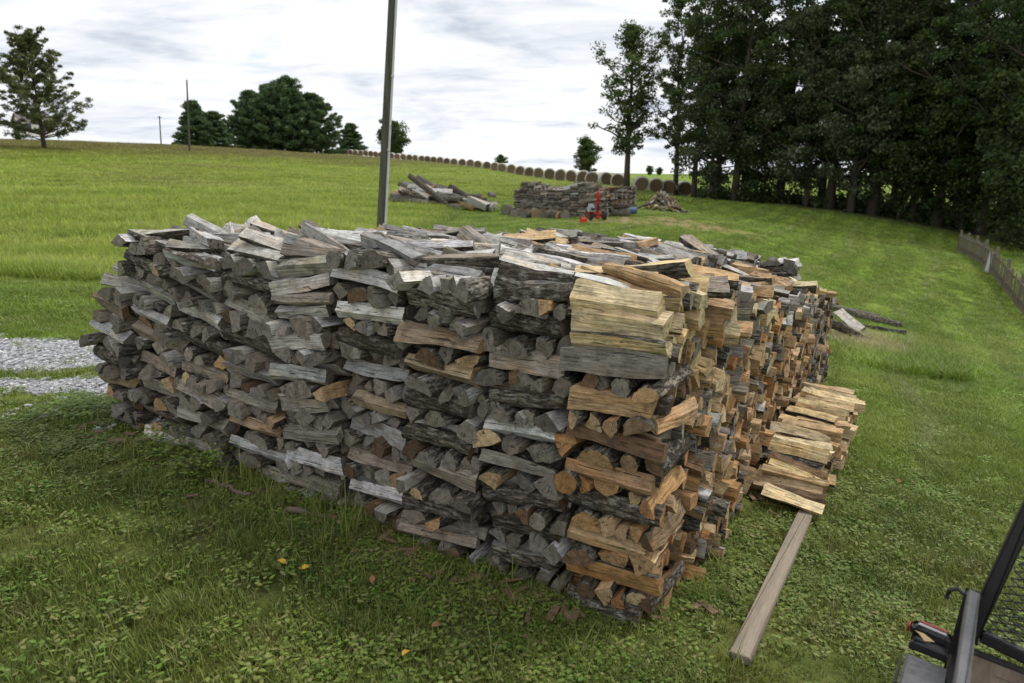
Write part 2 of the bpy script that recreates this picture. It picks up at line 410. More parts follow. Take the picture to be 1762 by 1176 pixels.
def ground_material():
    m, t, out = mat('ground')
    gr = t.new('ShaderNodeGroup', node_tree=GRASS_NODES)
    pos = t.new('ShaderNodeNewGeometry').outputs['Position']
    f = t.noise(pos, 22, 5, .7); f2 = t.noise(pos, 3.1, 4, .6)
    d = t.new('ShaderNodeVectorMath', operation='LENGTH'); t.l.new(pos, d.inputs[0])
    nearf = t.ramp(t.math('DIVIDE', d.outputs['Value'], 30), [(.15, .62), (1, .95)])   # soil shows between the blades where they are short and sparse
    soil = t.mix(t.ramp(f, [(.4, 0), (.6, 1)]), (.035, .030, .018), (.075, .062, .036))
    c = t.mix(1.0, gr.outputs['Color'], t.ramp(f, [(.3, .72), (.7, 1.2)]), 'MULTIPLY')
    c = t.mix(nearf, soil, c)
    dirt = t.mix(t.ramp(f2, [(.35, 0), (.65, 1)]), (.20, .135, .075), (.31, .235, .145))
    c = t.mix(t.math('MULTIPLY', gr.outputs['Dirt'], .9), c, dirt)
    vor = t.new('ShaderNodeTexVoronoi'); vor.inputs['Scale'].default_value = 42; t.l.new(pos, vor.inputs['Vector'])
    stone = t.mix(1.0, (.36, .37, .39), t.ramp(vor.outputs['Color'], [(.2, .55), (.8, 1.3)]), 'MULTIPLY')
    c = t.mix(gr.outputs['Gravel'], c, stone)
    bsdf(t, out, c, .95, f, .7, .03, .1); return m

def blade_material(name, hue=(1, 1, 1), gain=1.0, trans=.35):
    m, t, out = mat(name)
    gr = t.new('ShaderNodeGroup', node_tree=GRASS_NODES)
    rnd = t.new('ShaderNodeNewGeometry').outputs['Random Per Island']
    oi = t.new('ShaderNodeObjectInfo').outputs['Random']
    c = t.mix(1.0, gr.outputs['Color'], tuple(h*gain for h in hue), 'MULTIPLY')
    c = t.mix(1.0, c, t.ramp(rnd, [(0, .62), (.6, 1.05), (1, 1.5)]), 'MULTIPLY')
    c = t.mix(1.0, c, t.ramp(oi, [(0, .8), (1, 1.2)]), 'MULTIPLY')
    dry = t.ramp(rnd, [(.90, 0), (.93, .75)]); c = t.mix(dry, c, (.26, .22, .10))
    b = t.new('ShaderNodeBsdfPrincipled'); t.l.new(c, b.inputs['Base Color']); b.inputs['Roughness'].default_value = .55
    b.inputs['Specular IOR Level'].default_value = .35
    tr = t.new('ShaderNodeBsdfTranslucent'); t.l.new(c, tr.inputs[0])
    mx = t.new('ShaderNodeMixShader'); mx.inputs[0].default_value = trans
    t.l.new(b.outputs[0], mx.inputs[1]); t.l.new(tr.outputs[0], mx.inputs[2]); t.l.new(mx.outputs[0], out.inputs[0])
    return m
def leaf_material(name, a, b_, trans=.3, spread=(.6, 1.45)):
    m, t, out = mat(name)
    rnd = t.new('ShaderNodeNewGeometry').outputs['Random Per Island']
    pos = t.new('ShaderNodeTexCoord').outputs['Object']
    c = t.mix(t.ramp(t.noise(pos, .55, 3, .6), [(.35, 0), (.65, 1)]), a, b_)
    c = t.mix(1.0, c, t.ramp(rnd, [(0, spread[0]), (1, spread[1])]), 'MULTIPLY')
    b = t.new('ShaderNodeBsdfPrincipled'); t.l.new(c, b.inputs['Base Color']); b.inputs['Roughness'].default_value = .5
    b.inputs['Specular IOR Level'].default_value = .3
    tr = t.new('ShaderNodeBsdfTranslucent'); t.l.new(c, tr.inputs[0])
    mx = t.new('ShaderNodeMixShader'); mx.inputs[0].default_value = trans
    t.l.new(b.outputs[0], mx.inputs[1]); t.l.new(tr.outputs[0], mx.inputs[2]); t.l.new(mx.outputs[0], out.inputs[0])
    return m

M_TRUNK = plain('tree_bark', (.075, .062, .048), .95, .4, 3, stretch=(1, 1, .3), bump=.8, dist=.05)
M_POLE = plain('pole_wood', (.085, .083, .066), .9, .6, 14, stretch=(1, 1, .06), bump=.7, dist=.01)
M_GREYM = plain('grey_conduit', (.55, .56, .56), .5, .1, 5)
M_BLACK = plain('black_paint', (.012, .012, .014), .42, .5, 18, bump=.15, spec=.5)
M_RUBBER = plain('rubber', (.03, .03, .032), .8, .3, 20)
M_RED = plain('red_paint', (.42, .02, .018), .4, .2, 6)

# ------------------------------------------------------------------ ground sheet
def build_ground():
    rad = [0.0]; r = .5
    while r < 900:
        rad.append(r); r *= 1.042
    rad = np.array(rad); az = np.linspace(0, 2*np.pi, 420, endpoint=False)
    RR, AA = np.meshgrid(rad[1:], az, indexing='ij')
    X, Y = RR*np.sin(AA), RR*np.cos(AA)
    X = np.r_[0, X.ravel()]; Y = np.r_[0, Y.ravel()]
    Z = ground(X, Y)
    n, k = len(rad)-1, len(az)
    i, j = np.meshgrid(np.arange(n-1), np.arange(k), indexing='ij'); i, j = i.ravel(), j.ravel(); j2 = (j+1) % k
    Q = np.stack([1+i*k+j, 1+i*k+j2, 1+(i+1)*k+j2, 1+(i+1)*k+j], 1)[:, ::-1]
    jj = np.arange(k); Tt = np.stack([np.zeros(k, int), 1+(jj+1) % k, 1+jj], 1)
    me = mesh_np('ground', np.c_[X, Y, Z], Q, Tt, [ground_material()], smooth=True)
    tag(link('ground', me), kind='structure')
build_ground()

# ------------------------------------------------------------------ firewood: one log
KINDS_ = ['round', 'half', 'quarter', 'wedge', 'slab']
def prof_segments(kind, rng):
    """closed outline about the pith, R = 1; returns list of (points fn sampled), bark flag, length"""
    segs = []
    def arc(a0, a1, r=1.0): segs.append(('arc', a0, a1, r, True))
    def line(p, q): segs.append(('line', p, q, 0, False))
    P = lambda a, r=1.0: np.array([math.cos(a)*r, math.sin(a)*r])
    if kind == 'round': arc(0, 2*math.pi)
    elif kind == 'half':
        w = math.pi*rng.uniform(.86, 1.05); arc(-w/2, w/2); c = np.array([rng.uniform(-.12, .06), rng.uniform(-.2, .2)])
        line(P(w/2), c); line(c, P(-w/2))
    elif kind == 'quarter':
        w = rng.uniform(1.25, 1.75); c = P(rng.uniform(-.3, .3), rng.uniform(-.05, .18)); arc(-w/2, w/2); line(P(w/2), c); line(c, P(-w/2))
    elif kind == 'wedge':
        w = rng.uniform(.75, 1.1); r = rng.uniform(.2, .5); arc(-w/2, w/2)
        a, b = P(w/2*rng.uniform(.8, 1.2), r), P(-w/2*rng.uniform(.8, 1.2), r)
        line(P(w/2), a); line(a, b); line(b, P(-w/2))
    else:
        w = rng.uniform(.5, .8); r0, r1 = rng.uniform(.15, .35), rng.uniform(.75, .9)
        a = [P(-w*.7, r1), P(w*.55, r1*rng.uniform(.85, 1.1)), P(w*1.3, r0*1.7), P(-w*1.1, r0*1.5)]
        for k in range(4): line(a[k], a[(k+1) % 4])
    return segs
def sample_profile(segs, n):
    lens = []
    for s in segs: lens.append(abs(s[2]-s[1])*s[3] if s[0] == 'arc' else float(np.linalg.norm(np.array(s[2])-np.array(s[1]))))
    tot = sum(lens); cnt = [max(2 if s[0] == 'arc' else 1, int(round(n*l/tot))) for s, l in zip(segs, lens)]
    P, B = [], []
    for s, k in zip(segs, cnt):
        for i in range(k):
            f = i/k
            if s[0] == 'arc': a = s[1]+(s[2]-s[1])*f; P.append((math.cos(a)*s[3], math.sin(a)*s[3]))
            else: p, q = np.array(s[1]), np.array(s[2]); P.append(tuple(p+(q-p)*f))
            B.append(s[4])
    return np.array(P), np.array(B)

SILVER = [(.47, .465, .455), (.39, .385, .375), (.54, .53, .515), (.29, .284, .272), (.42, .40, .365)]
GREYS = [(.25, .228, .196), (.31, .275, .23), (.18, .158, .132), (.26, .222, .178)]
TANS = [(.46, .325, .185), (.40, .265, .14), (.53, .39, .23), (.36, .24, .135)]
ORANGE = [(.46, .265, .12), (.40, .215, .09), (.35, .19, .085), (.48, .30, .15)]
BROWN = [(.19, .12, .068), (.15, .095, .058), (.225, .15, .09), (.13, .085, .055)]
PALE = [(.60, .47, .265), (.53, .40, .22), (.64, .53, .33)]
TONE = {'silver-grey': SILVER, 'weathered grey-brown': GREYS, 'tan': TANS, 'orange-brown': ORANGE, 'dark brown': BROWN, 'pale yellow': PALE}
BARKS = [(.16, .138, .112), (.20, .178, .145), (.13, .108, .086), (.235, .215, .18)]

class Log:
    __slots__ = ('P', 'ax', 'up', 'L', 'kind', 'h', 'roll', 'seed', 'tone', 'col', 'bcol', 'ecol', 'where', 'wmax', 'bark_out', 'hits', 'W', 'low')
    def __init__(s, **k):
        s.wmax = 1.9; s.bark_out = False; s.hits = 0; s.low = False; s.W = None
        for a, b in k.items(): setattr(s, a, b)
def log_shape(lg, n):
    """cross-section points (m), pith offset, bark flags; same outline for every n"""
    rng = random.Random(lg.seed); segs = prof_segments(lg.kind, rng)
    P, B = sample_profile(segs, n)
    ref, _ = sample_profile(segs, 40)
    c, s = math.cos(lg.roll), math.sin(lg.roll); M = np.array([[c, -s], [s, c]])
    P, ref = P @ M.T, ref @ M.T
    lo, hi = ref.min(0), ref.max(0); hh, ww = hi[1]-lo[1], hi[0]-lo[0]
    sc = lg.h/hh
    if ww*sc > lg.wmax*lg.h: sc = lg.wmax*lg.h/ww
    ctr = (lo+hi)/2
    return (P-ctr)*sc, -ctr*sc, B, (hh*sc, ww*sc), rng, sc
def log_width(lg):
    return log_shape(lg, 8)[3]
def build_log(lg, n=12, nl=5):
    P, pith, B, (hh, ww), rng, sc = log_shape(lg, n); n = len(P)
    rr = [rng.uniform(0, 6.28) for _ in range(14)]
    zt = np.linspace(-.5, .5, nl+1); z = zt*lg.L
    bend = rng.gauss(0, .020)*lg.L*1.2; bdir = rng.uniform(0, 6.28); twist = rng.gauss(0, .12) if lg.kind != 'round' else 0
    tap = rng.uniform(-.08, .08)
    per = np.cumsum(np.r_[0, np.linalg.norm(np.diff(P, axis=0), axis=1)])
    rad = P-pith; rl = np.linalg.norm(rad, axis=1)+1e-6; rdir = rad/rl[:, None]
    cd = P/(np.linalg.norm(P, axis=1)[:, None]+1e-6)
    U, Z = per[None, :], z[:, None]
    X = np.repeat(P[None], nl+1, 0).copy()
    # split faces ripple with the grain, bark has ridges
    rip = (np.sin(Z*14+rr[0]+U*16)+.7*np.sin(Z*31+rr[1]-U*30)+.5*np.sin(Z*7+rr[2]))*.0030 + np.sin(U*260+rr[3]+2*np.sin(Z*8+rr[8]))*.0011
    bk = (np.sin(U*190+2.2*np.sin(Z*17+rr[4])+rr[5])*.0024+np.sin(U*95-1.6*np.sin(Z*26+rr[6])+rr[7])*.0022 + np.sin(Z*47+U*60+rr[9])*.0012)
    big = (np.sin(Z*9+rr[10])*np.sin(U*21+rr[11]))*.0035
    Bm = B[None, :]
    X += cd[None]*(np.where(Bm, bk*1.0, rip)+big)[..., None]
    s_ = (1+tap*zt*2+.05*np.sin(z*11+rr[12]))[:, None, None]; X *= s_
    a = twist*zt*2; ca, sa = np.cos(a)[:, None], np.sin(a)[:, None]
    X = np.stack([X[..., 0]*ca-X[..., 1]*sa, X[..., 0]*sa+X[..., 1]*ca], -1)
    off = (zt*2)**2*bend-bend/2
    X[..., 0] += (off*math.cos(bdir))[:, None]; X[..., 1] += (off*math.sin(bdir))[:, None]*.6
    ZZ = np.repeat(z[:, None], n, 1)
    k1, k2 = rng.gauss(0, .10), rng.gauss(0, .10)
    for e in (0, -1):
        ZZ[e] += P[:, 0]*k1+P[:, 1]*k2+.0010*np.sin(per*110+rr[13])
    Vt = np.stack([X[..., 0], X[..., 1], ZZ], -1).reshape(-1, 3)
    c0, c1 = Vt[:n].mean(0), Vt[-n:].mean(0)
    Vt = np.vstack([Vt, c0, c1])
    i, j = np.meshgrid(np.arange(nl), np.arange(n), indexing='ij'); i, j = i.ravel(), j.ravel(); j2 = (j+1) % n
    Q = np.stack([i*n+j, i*n+j2, (i+1)*n+j2, (i+1)*n+j], 1)
    jj = np.arange(n); a_, b_ = (nl+1)*n, (nl+1)*n+1
    T1 = np.stack([np.full(n, a_), (jj+1) % n, jj], 1); T2 = np.stack([np.full(n, b_), nl*n+jj, nl*n+(jj+1) % n], 1)
    Tt = np.vstack([T1, T2])
    mi = np.r_[np.where(B[j], 1, 0), np.full(2*n, 2)]
    pv = np.zeros((len(Vt), 3)); pv[:, :2] = Vt[:, :2]-pith
    so = rng.uniform(0, 50)
    lc = Vt+np.array([so, so*.7, so*1.3])
    return Vt, Q, Tt, mi, (mi == 1), lc, pv
def log_matrix(lg):
    z = lg.ax.normalized(); y = (lg.up-z*lg.up.dot(z)).normalized(); x = y.cross(z)
    M = Matrix((x, y, z)).transposed().to_4x4(); M.translation = lg.P; return M
def log_attrs(lg, n, lc, pv):
    o = lambda c: np.tile(np.array(c, np.float32), (n, 1))
    return {'lc': ('FLOAT_VECTOR', lc), 'pith': ('FLOAT_VECTOR', pv), 'wcol': ('FLOAT_COLOR', o((*lg.col, 1))),
            'bcol': ('FLOAT_COLOR', o((*lg.bcol, random.Random(lg.seed).random()))), 'ecol': ('FLOAT_COLOR', o((*lg.ecol, random.Random(lg.seed+5).uniform(0, 9))))}
def joined_logs(name, logs, res):
    """many logs in one mesh"""
    Vs, Qs, Ts, MQ, MT, SQ, ST = [], [], [], [], [], [], []; A = {k: [] for k in ('lc', 'pith', 'wcol', 'bcol', 'ecol')}; off = 0
    for lg in logs:
        n, nl = res(lg)
        Vt, Q, Tt, mi, sm, lc, pv = build_log(lg, n, nl)
        M = np.array(log_matrix(lg)); W = Vt @ M[:3, :3].T+M[:3, 3]
        Vs.append(W); Qs.append(Q+off); Ts.append(Tt+off); nq = len(Q)
        MQ.append(mi[:nq]); MT.append(mi[nq:]); SQ.append(sm[:nq]); ST.append(sm[nq:]); off += len(W)
        for k, (ty, v) in log_attrs(lg, len(Vt), lc, pv).items(): A[k].append(v)
    ty = {'lc': 'FLOAT_VECTOR', 'pith': 'FLOAT_VECTOR', 'wcol': 'FLOAT_COLOR', 'bcol': 'FLOAT_COLOR', 'ecol': 'FLOAT_COLOR'}
    me = mesh_np(name, np.concatenate(Vs), np.concatenate(Qs), np.concatenate(Ts), WOOD, np.concatenate(MQ+MT), np.concatenate(SQ+ST),
                 {k: (ty[k], np.concatenate(v)) for k, v in A.items()})
    return link(name, me)
def single_log(name, lg, n, nl):
    Vt, Q, Tt, mi, sm, lc, pv = build_log(lg, n, nl)
    me = mesh_np(name, Vt, Q, Tt, WOOD, mi, sm, log_attrs(lg, len(Vt), lc, pv))
    o = link(name, me); o.matrix_world = log_matrix(lg); return o

# ------------------------------------------------------------------ the big firewood pile
rnd = random.Random(11)
LOGS = []
SEED = [1000]
def jit(c, a=.12):
    k = 1+rnd.uniform(-a, a); return tuple(max(0, v*k*(1+rnd.uniform(-.03, .03))) for v in c)
def make(P, ax, L, h, tone, where, kind=None, roll=None, up=None, wmax=1.8, endtone=None, bark_out=False, low=False):
    SEED[0] += 1
    kind = kind or rnd.choices(KINDS_, (.10, .24, .28, .22, .16))[0]
    col = jit(rnd.choice(TONE[tone])); e = jit(rnd.choice(TONE[endtone or tone]), .2)
    e = tuple(.62*a+.38*b for a, b in zip(e, (.19, .165, .135))) if (endtone or tone) in ('silver-grey', 'weathered grey-brown') else e
    if (endtone or tone) == 'silver-grey': e = (e[0]*.62, e[1]*.58, e[2]*.535)
    lg = Log(P=Vector(P), ax=Vector(ax), up=Vector(up) if up else Vector((0, 0, 1)), L=L, kind=kind, h=h, roll=rnd.uniform(0, 6.28) if roll is None else roll,
             seed=SEED[0], tone=tone, col=col, bcol=jit(rnd.choice(BARKS), .3), ecol=e, where=where, wmax=wmax, bark_out=bark_out, low=low)
    if where == 'grey':
        lg.col = tuple(.45*a+.55*b for a, b in zip(lg.col, (.26, .225, .18)))
    return lg

TILTC = [2.5, -2.0, 3.0, 6.0, -4.5, 8.0, 11, 14, 10]
HFRONT = [1.57, 1.51, 1.51, 1.51, 1.49, 1.41, 1.41, 1.36, 1.02]
INSET = [0, .045, .02, .06, .0, .055, .03, .06, .02]
def pos(f, v, z): return Cn+F*f+V*v+Vector((0, 0, z))
def gpos(f, v): p = Cn+F*f+V*v; return plane(p.x, p.y)
BASE_T = math.degrees(math.atan(.104*.881+.041*-.473))   # slope of the ground along F
def tone_for(c, k, n, face):
    """c column/row, k course from the ground, n courses"""
    t = k/max(1, n-1); r = rnd.random()
    if c == 0:
        if t > .84: return 'pale yellow' if r < .78 else ('tan' if r < .85 else 'weathered grey-brown')
        if t > .58: return 'weathered grey-brown' if r < .34 else ('tan' if r < .84 else 'dark brown')
        return 'orange-brown' if r < .46 else ('tan' if r < .80 else ('dark brown' if r < .94 else 'weathered grey-brown'))
    if t < .55: return 'silver-grey' if r < .42 else ('weathered grey-brown' if r < .88 else ('tan' if r < .94 else 'dark brown'))
    return 'silver-grey' if r < .58 else ('weathered grey-brown' if r < .94 else ('tan' if r < .97 else 'dark brown'))

def crib(c, v0=0.0, low=False, place='front'):
    WC = .37 if c == 8 else WCOL; f0 = c*WCOL; fm = f0+WC/2; g0 = gpos(fm, v0+.15)-.03
    H = HFRONT[c] if place == 'front' else min(1.45, HFRONT[c]); tl = R(TILTC[c] if place == 'front' else 5)
    z = 0; courses = []; kind = 'ends' if c in (1, 2, 4, 6) else 'long'
    k = 0
    while z < H:
        ch = rnd.uniform(.080, .104) if kind == 'long' else rnd.uniform(.086, .112)
        courses.append((z, ch, kind)); z += ch*.93
        kind = 'ends' if kind == 'long' else 'long'
        if c == 0 and z > H-.26 and kind == 'ends': kind = 'long'
        elif c == 4 and z > H-.34 and kind == 'ends': kind = 'long'
        k += 1
    n = len(courses)
    lean = 0.02*math.sin(c*2.1)
    for k, (z, ch, kind) in enumerate(courses):
        frac = k/n; top = n-k                      # course counted from the top
        wig = R(rnd.gauss(0, 2.2)); tt = tl*min(1, .35+frac)+wig
        sl = math.tan(tt)
        inset = .03*math.sin(frac*7+c*1.7)+rnd.gauss(0, .008) + lean*frac + INSET[c]*(.6+.4*frac)
        if kind == 'long':
            vv = v0+inset+.0; q = 0
            while vv < v0+.50:
                tone = tone_for(c, k, n, 'front')
                kd = rnd.choices(KINDS_, (.14, .22, .26, .22, .16))[0]
                bo = rnd.random() < (.16 if c == 0 else .27) and kd != 'slab'
                roll = rnd.uniform(-.5, .7) if bo else math.pi+rnd.uniform(-.9, .9)
                if kd == 'round': bo = True
                L = WC-.03+rnd.choice([rnd.uniform(-.07, .0), rnd.uniform(-.03, .05)])
                lg = make((0, 0, 0), F, L, ch*rnd.uniform(.86, 1.34), tone, 'grey' if c and tone in ('tan', 'dark brown') else None, kd, roll, wmax=1.5, bark_out=bo, low=low)
                hh, ww = log_width(lg)
                vp = vv+ww/2; fj = rnd.gauss(0, .012)
                yaw = R(rnd.gauss(0, 3.6)); d = (F*math.cos(yaw)+V*math.sin(yaw)); d = Vector((d.x, d.y, sl+math.tan(R(rnd.gauss(0, 2.0)))))
                lg.ax = d; lg.P = pos(fm+fj, vp, g0+z+hh/2); lg.where = (place, c, 'long', top, q)
                lg.W = ww; LOGS.append(lg); vv += ww*rnd.uniform(.9, 1.02); q += 1
                if low and q > 3: break
        else:
            ff = f0+rnd.uniform(-.02, .012); row = []
            while ff < f0+WC-.04:
                tone = tone_for(c, k, n, 'front')
                lg = make((0, 0, 0), V, .47, ch*rnd.uniform(.72, 1.18), tone, None, wmax=1.5, low=low)
                if lg.kind == 'half' and rnd.random() < .6: lg.roll = math.pi/2+rnd.gauss(0, .25)     # flat side down
                hh, ww = log_width(lg)
                if ff+ww > f0+WC+.03 and row: break
                yaw = R(rnd.gauss(0, 4)); d = V*math.cos(yaw)+F*math.sin(yaw); lg.ax = Vector((d.x, d.y, math.tan(R(rnd.gauss(-2, 2.2)))))
                vj = rnd.gauss(0, .024)
                lg.L = rnd.uniform(.43, .52)
                lg.P = pos(ff+ww/2, v0+inset+vj+lg.L/2-.01, g0+z+hh/2+(ff+ww/2-fm)*sl*.9)
                row.append(lg); ff += ww*rnd.uniform(.96, 1.10)
            m = len(row)
            for q, lg in enumerate(row): lg.where = (place, c, 'ends', top, m-1-q, m); LOGS.append(lg)   # counted from the left
            # dark filler deeper in so that no daylight comes through
for c in range(NCOL): crib(c)

def row_h(r, v):
    """height of row r at v metres from its front"""
    b = 1.49 if r < 6 else (1.38 if r < 8 else 1.10)
    if r == 0: b = 1.56-.058*v-.04*max(0, v-5.0)
    if r == 1: b = 1.47-.03*v
    b -= .03*max(0, v-5.0)
    return b+.04*math.sin(v*2.3+r*1.9)
def body(r):
    f0 = r*WCOL; fm = f0+WCOL/2-(.05 if r == 8 else 0); NC = 17
    vstart, vend = .52, LROW-.02
    full = r in (0, NCOL-1)
    for k in range(NC+1):
        vv = vstart+rnd.uniform(-.01, .05); q = 0
        zf = k*.090
        if not full and zf < .95: continue
        while vv < vend:
            if zf > row_h(r, vv)-.06:
                vv += .09; q += 1; continue
            top = zf > row_h(r, vv)-.24
            t = k/NC; x = rnd.random()
            if r == 0:
                if t > .62: tone = 'tan' if x < .56 else ('pale yellow' if x < .76 else ('weathered grey-brown' if x < .86 else ('silver-grey' if x < .89 else 'orange-brown')))
                else: tone = 'tan' if x < .56 else ('orange-brown' if x < .72 else ('dark brown' if x < .81 else ('weathered grey-brown' if x < .91 else ('silver-grey' if x < .94 else 'pale yellow'))))
                if top and vv > 1.2 and x < .45: tone = 'silver-grey'
                if vv > 5.0 and x < .3: tone = 'weathered grey-brown'
            else: tone = 'silver-grey' if x < .66 else ('weathered grey-brown' if x < .94 else 'tan')
            kd = None
            if r == 0 and vv > 5.0 and rnd.random() < .55: kd = 'round'
            lg = make((0, 0, 0), F, rnd.uniform(.42, .52) if r < 8 else .39, rnd.uniform(.074, .122) if r == 0 else .115, tone, None, kd, wmax=1.25 if r == 0 else 1.5)
            if rnd.random() < .82: lg.roll = math.pi+rnd.gauss(0, .6)
            hh, ww = log_width(lg)
            yaw = R(rnd.gauss(0, 5)); d = F*math.cos(yaw)+V*math.sin(yaw)
            lg.ax = Vector((d.x, d.y, math.tan(R(BASE_T+rnd.gauss(0, 3)))))
            fj = rnd.gauss(0, .030) if r == 0 else rnd.gauss(0, .012)
            if r == 0: fj -= .02+.03*math.sin(vv*1.3+k*.35)
            lg.P = pos(fm+fj+(lg.L-.47)*-.5*0, vv+ww/2, gpos(fm, vv)+zf-.02+hh/2+rnd.gauss(0, .006))
            lg.where = ('side' if r == 0 else 'inner', r, k, q); lg.low = not (top or r in (0,)) 
            LOGS.append(lg); vv += ww*rnd.uniform(.94, 1.04); q += 1
    # loose top layer
    for lay in range(2):
        vv = .12+lay*.07
        q = 0
        while vv < vend:
            x = rnd.random()
            tone = 'silver-grey' if x < .74 else ('weathered grey-brown' if x < .95 else 'tan')
            if r == 0: tone = 'silver-grey' if x < .3 else ('weathered grey-brown' if x < .5 else ('tan' if x < .8 else 'pale yellow'))
            if r == 1 and x > .8: tone = 'tan'
            kd = rnd.choices(KINDS_, (.03, .20, .25, .24, .28))[0]
            lg = make((0, 0, 0), F, rnd.uniform(.36, .50) if r < 8 else .36, rnd.uniform(.055, .095), tone, None, kd, wmax=1.8)
            if rnd.random() < .8 and kd != 'slab': lg.roll = -math.pi/2+rnd.gauss(0, .45)      # split face up
            hh, ww = log_width(lg)
            yaw = R(rnd.gauss(-4, 12 if lay == 0 else 18)); d = F*math.cos(yaw)+V*math.sin(yaw)
            pitch = R(BASE_T+rnd.gauss(3, 5 if lay == 0 else 8))
            lg.ax = Vector((d.x, d.y, math.tan(pitch)))
            hf = HFRONT[r] if vv < .5 else row_h(r, vv)
            blend = min(1, vv/.8); hf = HFRONT[r]*(1-blend)+row_h(r, vv)*blend
            zb = gpos(fm, vv)+hf-.035+lay*.05
            lg.P = pos(fm+rnd.gauss(0, .05), vv+ww/2, zb+hh/2)
            lg.where = ('top', r, lay, q)
            if not (lay == 1 and rnd.random() < .35): LOGS.append(lg)
            vv += ww*rnd.uniform(.95, 1.15) if lay == 0 else ww*rnd.uniform(1.0, 2.2); q += 1
for r in range(NCOL): body(r)
for c in range(1, NCOL): crib(c, LROW, True, 'back')

# small side stack of fresh splits on two boards, to the right of the pile
def side_stack():
    vv0, vv1 = 1.86, 4.0
    for k in range(5):
        vs = vv0+k*.26+(.10 if k > 1 else 0); vv = vs; q = 0
        while vv < vv1:
            x = rnd.random()
            tone = 'pale yellow' if x < .58 else ('tan' if x < .90 else 'dark brown')
            lg = make((0, 0, 0), F, rnd.uniform(.38, .45), rnd.uniform(.065, .11), tone, None, rnd.choice(['quarter', 'wedge', 'slab', 'half']), wmax=1.5, endtone='tan')
            if rnd.random() < .85: lg.roll = -2.3+rnd.gauss(0, .4)
            hh, ww = log_width(lg); yaw = R(rnd.gauss(0, 8)); d = F*math.cos(yaw)+V*math.sin(yaw)
            lg.ax = Vector((d.x, d.y, math.tan(R(BASE_T+rnd.gauss(0, 3)))))
            g = gpos(-.29, vv)
            lg.P = pos(-.29+rnd.gauss(0, .035)-.04*(vv > 2.9), vv+ww/2, g+.055+k*.088+hh/2)
            lg.where = ('stack', 0, k, q); LOGS.append(lg); vv += ww*rnd.uniform(.95, 1.03); q += 1
side_stack()

# which logs show: cast rays from where the photographer stood
def visibility():
    Vs, Ts, own, off = [], [], [], 0
    for i, lg in enumerate(LOGS):
        Vt, Q, Tt, *_ = build_log(lg, 7, 1)
        M = np.array(log_matrix(lg)); W = Vt @ M[:3, :3].T+M[:3, 3]
        tri = np.vstack([Q[:, [0, 1, 2]], Q[:, [0, 2, 3]], Tt])+off
        Vs.append(W); Ts.append(tri); own += [i]*len(tri); off += len(W)
    bvh = BVHTree.FromPolygons(np.concatenate(Vs).tolist(), np.concatenate(Ts).tolist(), all_triangles=True)
    o = Vector((0, 0, CAM_H)); c, s = math.cos(T_), math.sin(T_); st = 3.4
    y = 365
    while y < 1130:
        x = 140
        while x < 1500:
            u, v = (x-881)/FPX, (588-y)/FPX
            d = Vector((u, c+v*s, -s+v*c))
            hit = bvh.ray_cast(o, d, 30)
            if hit[2] is not None: LOGS[own[hit[2]]].hits += 1
            x += st
        y += st
visibility()
order = sorted(range(len(LOGS)), key=lambda i: -LOGS[i].hits)
NIND = 298
chosen = order[:NIND]

ORD = ['zeroth', 'first', 'second', 'third', 'fourth', 'fifth', 'sixth', 'seventh', 'eighth', 'ninth', 'tenth', 'eleventh', 'twelfth', 'thirteenth', 'fourteenth', 'fifteenth', 'sixteenth', 'seventeenth', 'eighteenth', 'nineteenth', 'twentieth']
def ordinal(n):
    if n < len(ORD): return ORD[n]
    if n % 10 == 0: return {30: 'thirtieth', 40: 'fortieth', 50: 'fiftieth', 60: 'sixtieth', 70: 'seventieth', 80: 'eightieth', 90: 'ninetieth'}.get(n, str(n)+'th')
    tens = {2: 'twenty', 3: 'thirty', 4: 'forty', 5: 'fifty', 6: 'sixty', 7: 'seventy', 8: 'eighty', 9: 'ninety'}[min(9, n//10)]
    return tens+'-'+ORD[n % 10]
COLN = ['brown corner column', 'grey column beside the corner', 'third column from the corner', 'fourth column from the corner', 'middle column of nine',
        'fourth column from left end', 'third column from left end', 'second column from left end', 'leftmost column']
ROWN = ['right-hand row', 'second row from right', 'third row from right', 'fourth row from right', 'middle row', 'fourth row from left', 'third row from left', 'second row from left', 'leftmost row']
SHN = {'round': 'round', 'half': 'half-round', 'quarter': 'quarter-split', 'wedge': 'wedge', 'slab': 'squared'}
used = set()
def log_label(lg):
    w = lg.where; tone = lg.tone.replace('weathered ', '')
    if w[0] == 'front' and w[2] == 'long':
        s = '%s %s log lying lengthwise, course %s from top, %s' % ('bark-covered' if lg.bark_out else tone, SHN[lg.kind], '%d', COLN[w[1]])
        s = s.replace('course %d', ordinal(w[3])+' course')
        if w[4] > 0: s = s.replace('lying lengthwise', ordinal(w[4]+1)+' row in').replace(' from top', ' down')
    elif w[0] == 'front':
        q = w[4]+1
        s = '%s %s log end, %s from left, %s course down, %s' % (tone, SHN[lg.kind], ordinal(q), ordinal(w[3]), COLN[w[1]])
    elif w[0] == 'side': s = '%s %s log end, %s back on right face, %s course up' % (tone, SHN[lg.kind], ordinal(w[3]+1), ordinal(w[2]+1))
    elif w[0] == 'top': s = '%s %s log lying %son top, %s back in %s' % (tone, SHN[lg.kind], 'loosely ' if w[2] else '', ordinal(w[3]+1), ROWN[w[1]])
    elif w[0] == 'stack': s = 'fresh %s %s log, %s along %s layer of small side stack' % (tone, SHN[lg.kind], ordinal(w[3]+1), ordinal(w[2]+1))
    else: s = '%s %s log inside the pile, %s layer up, %s back, %s' % (tone, SHN[lg.kind], ordinal(w[2]+1) if isinstance(w[2], int) else 'end', ordinal(w[3]+1), ROWN[w[1]])
    return s
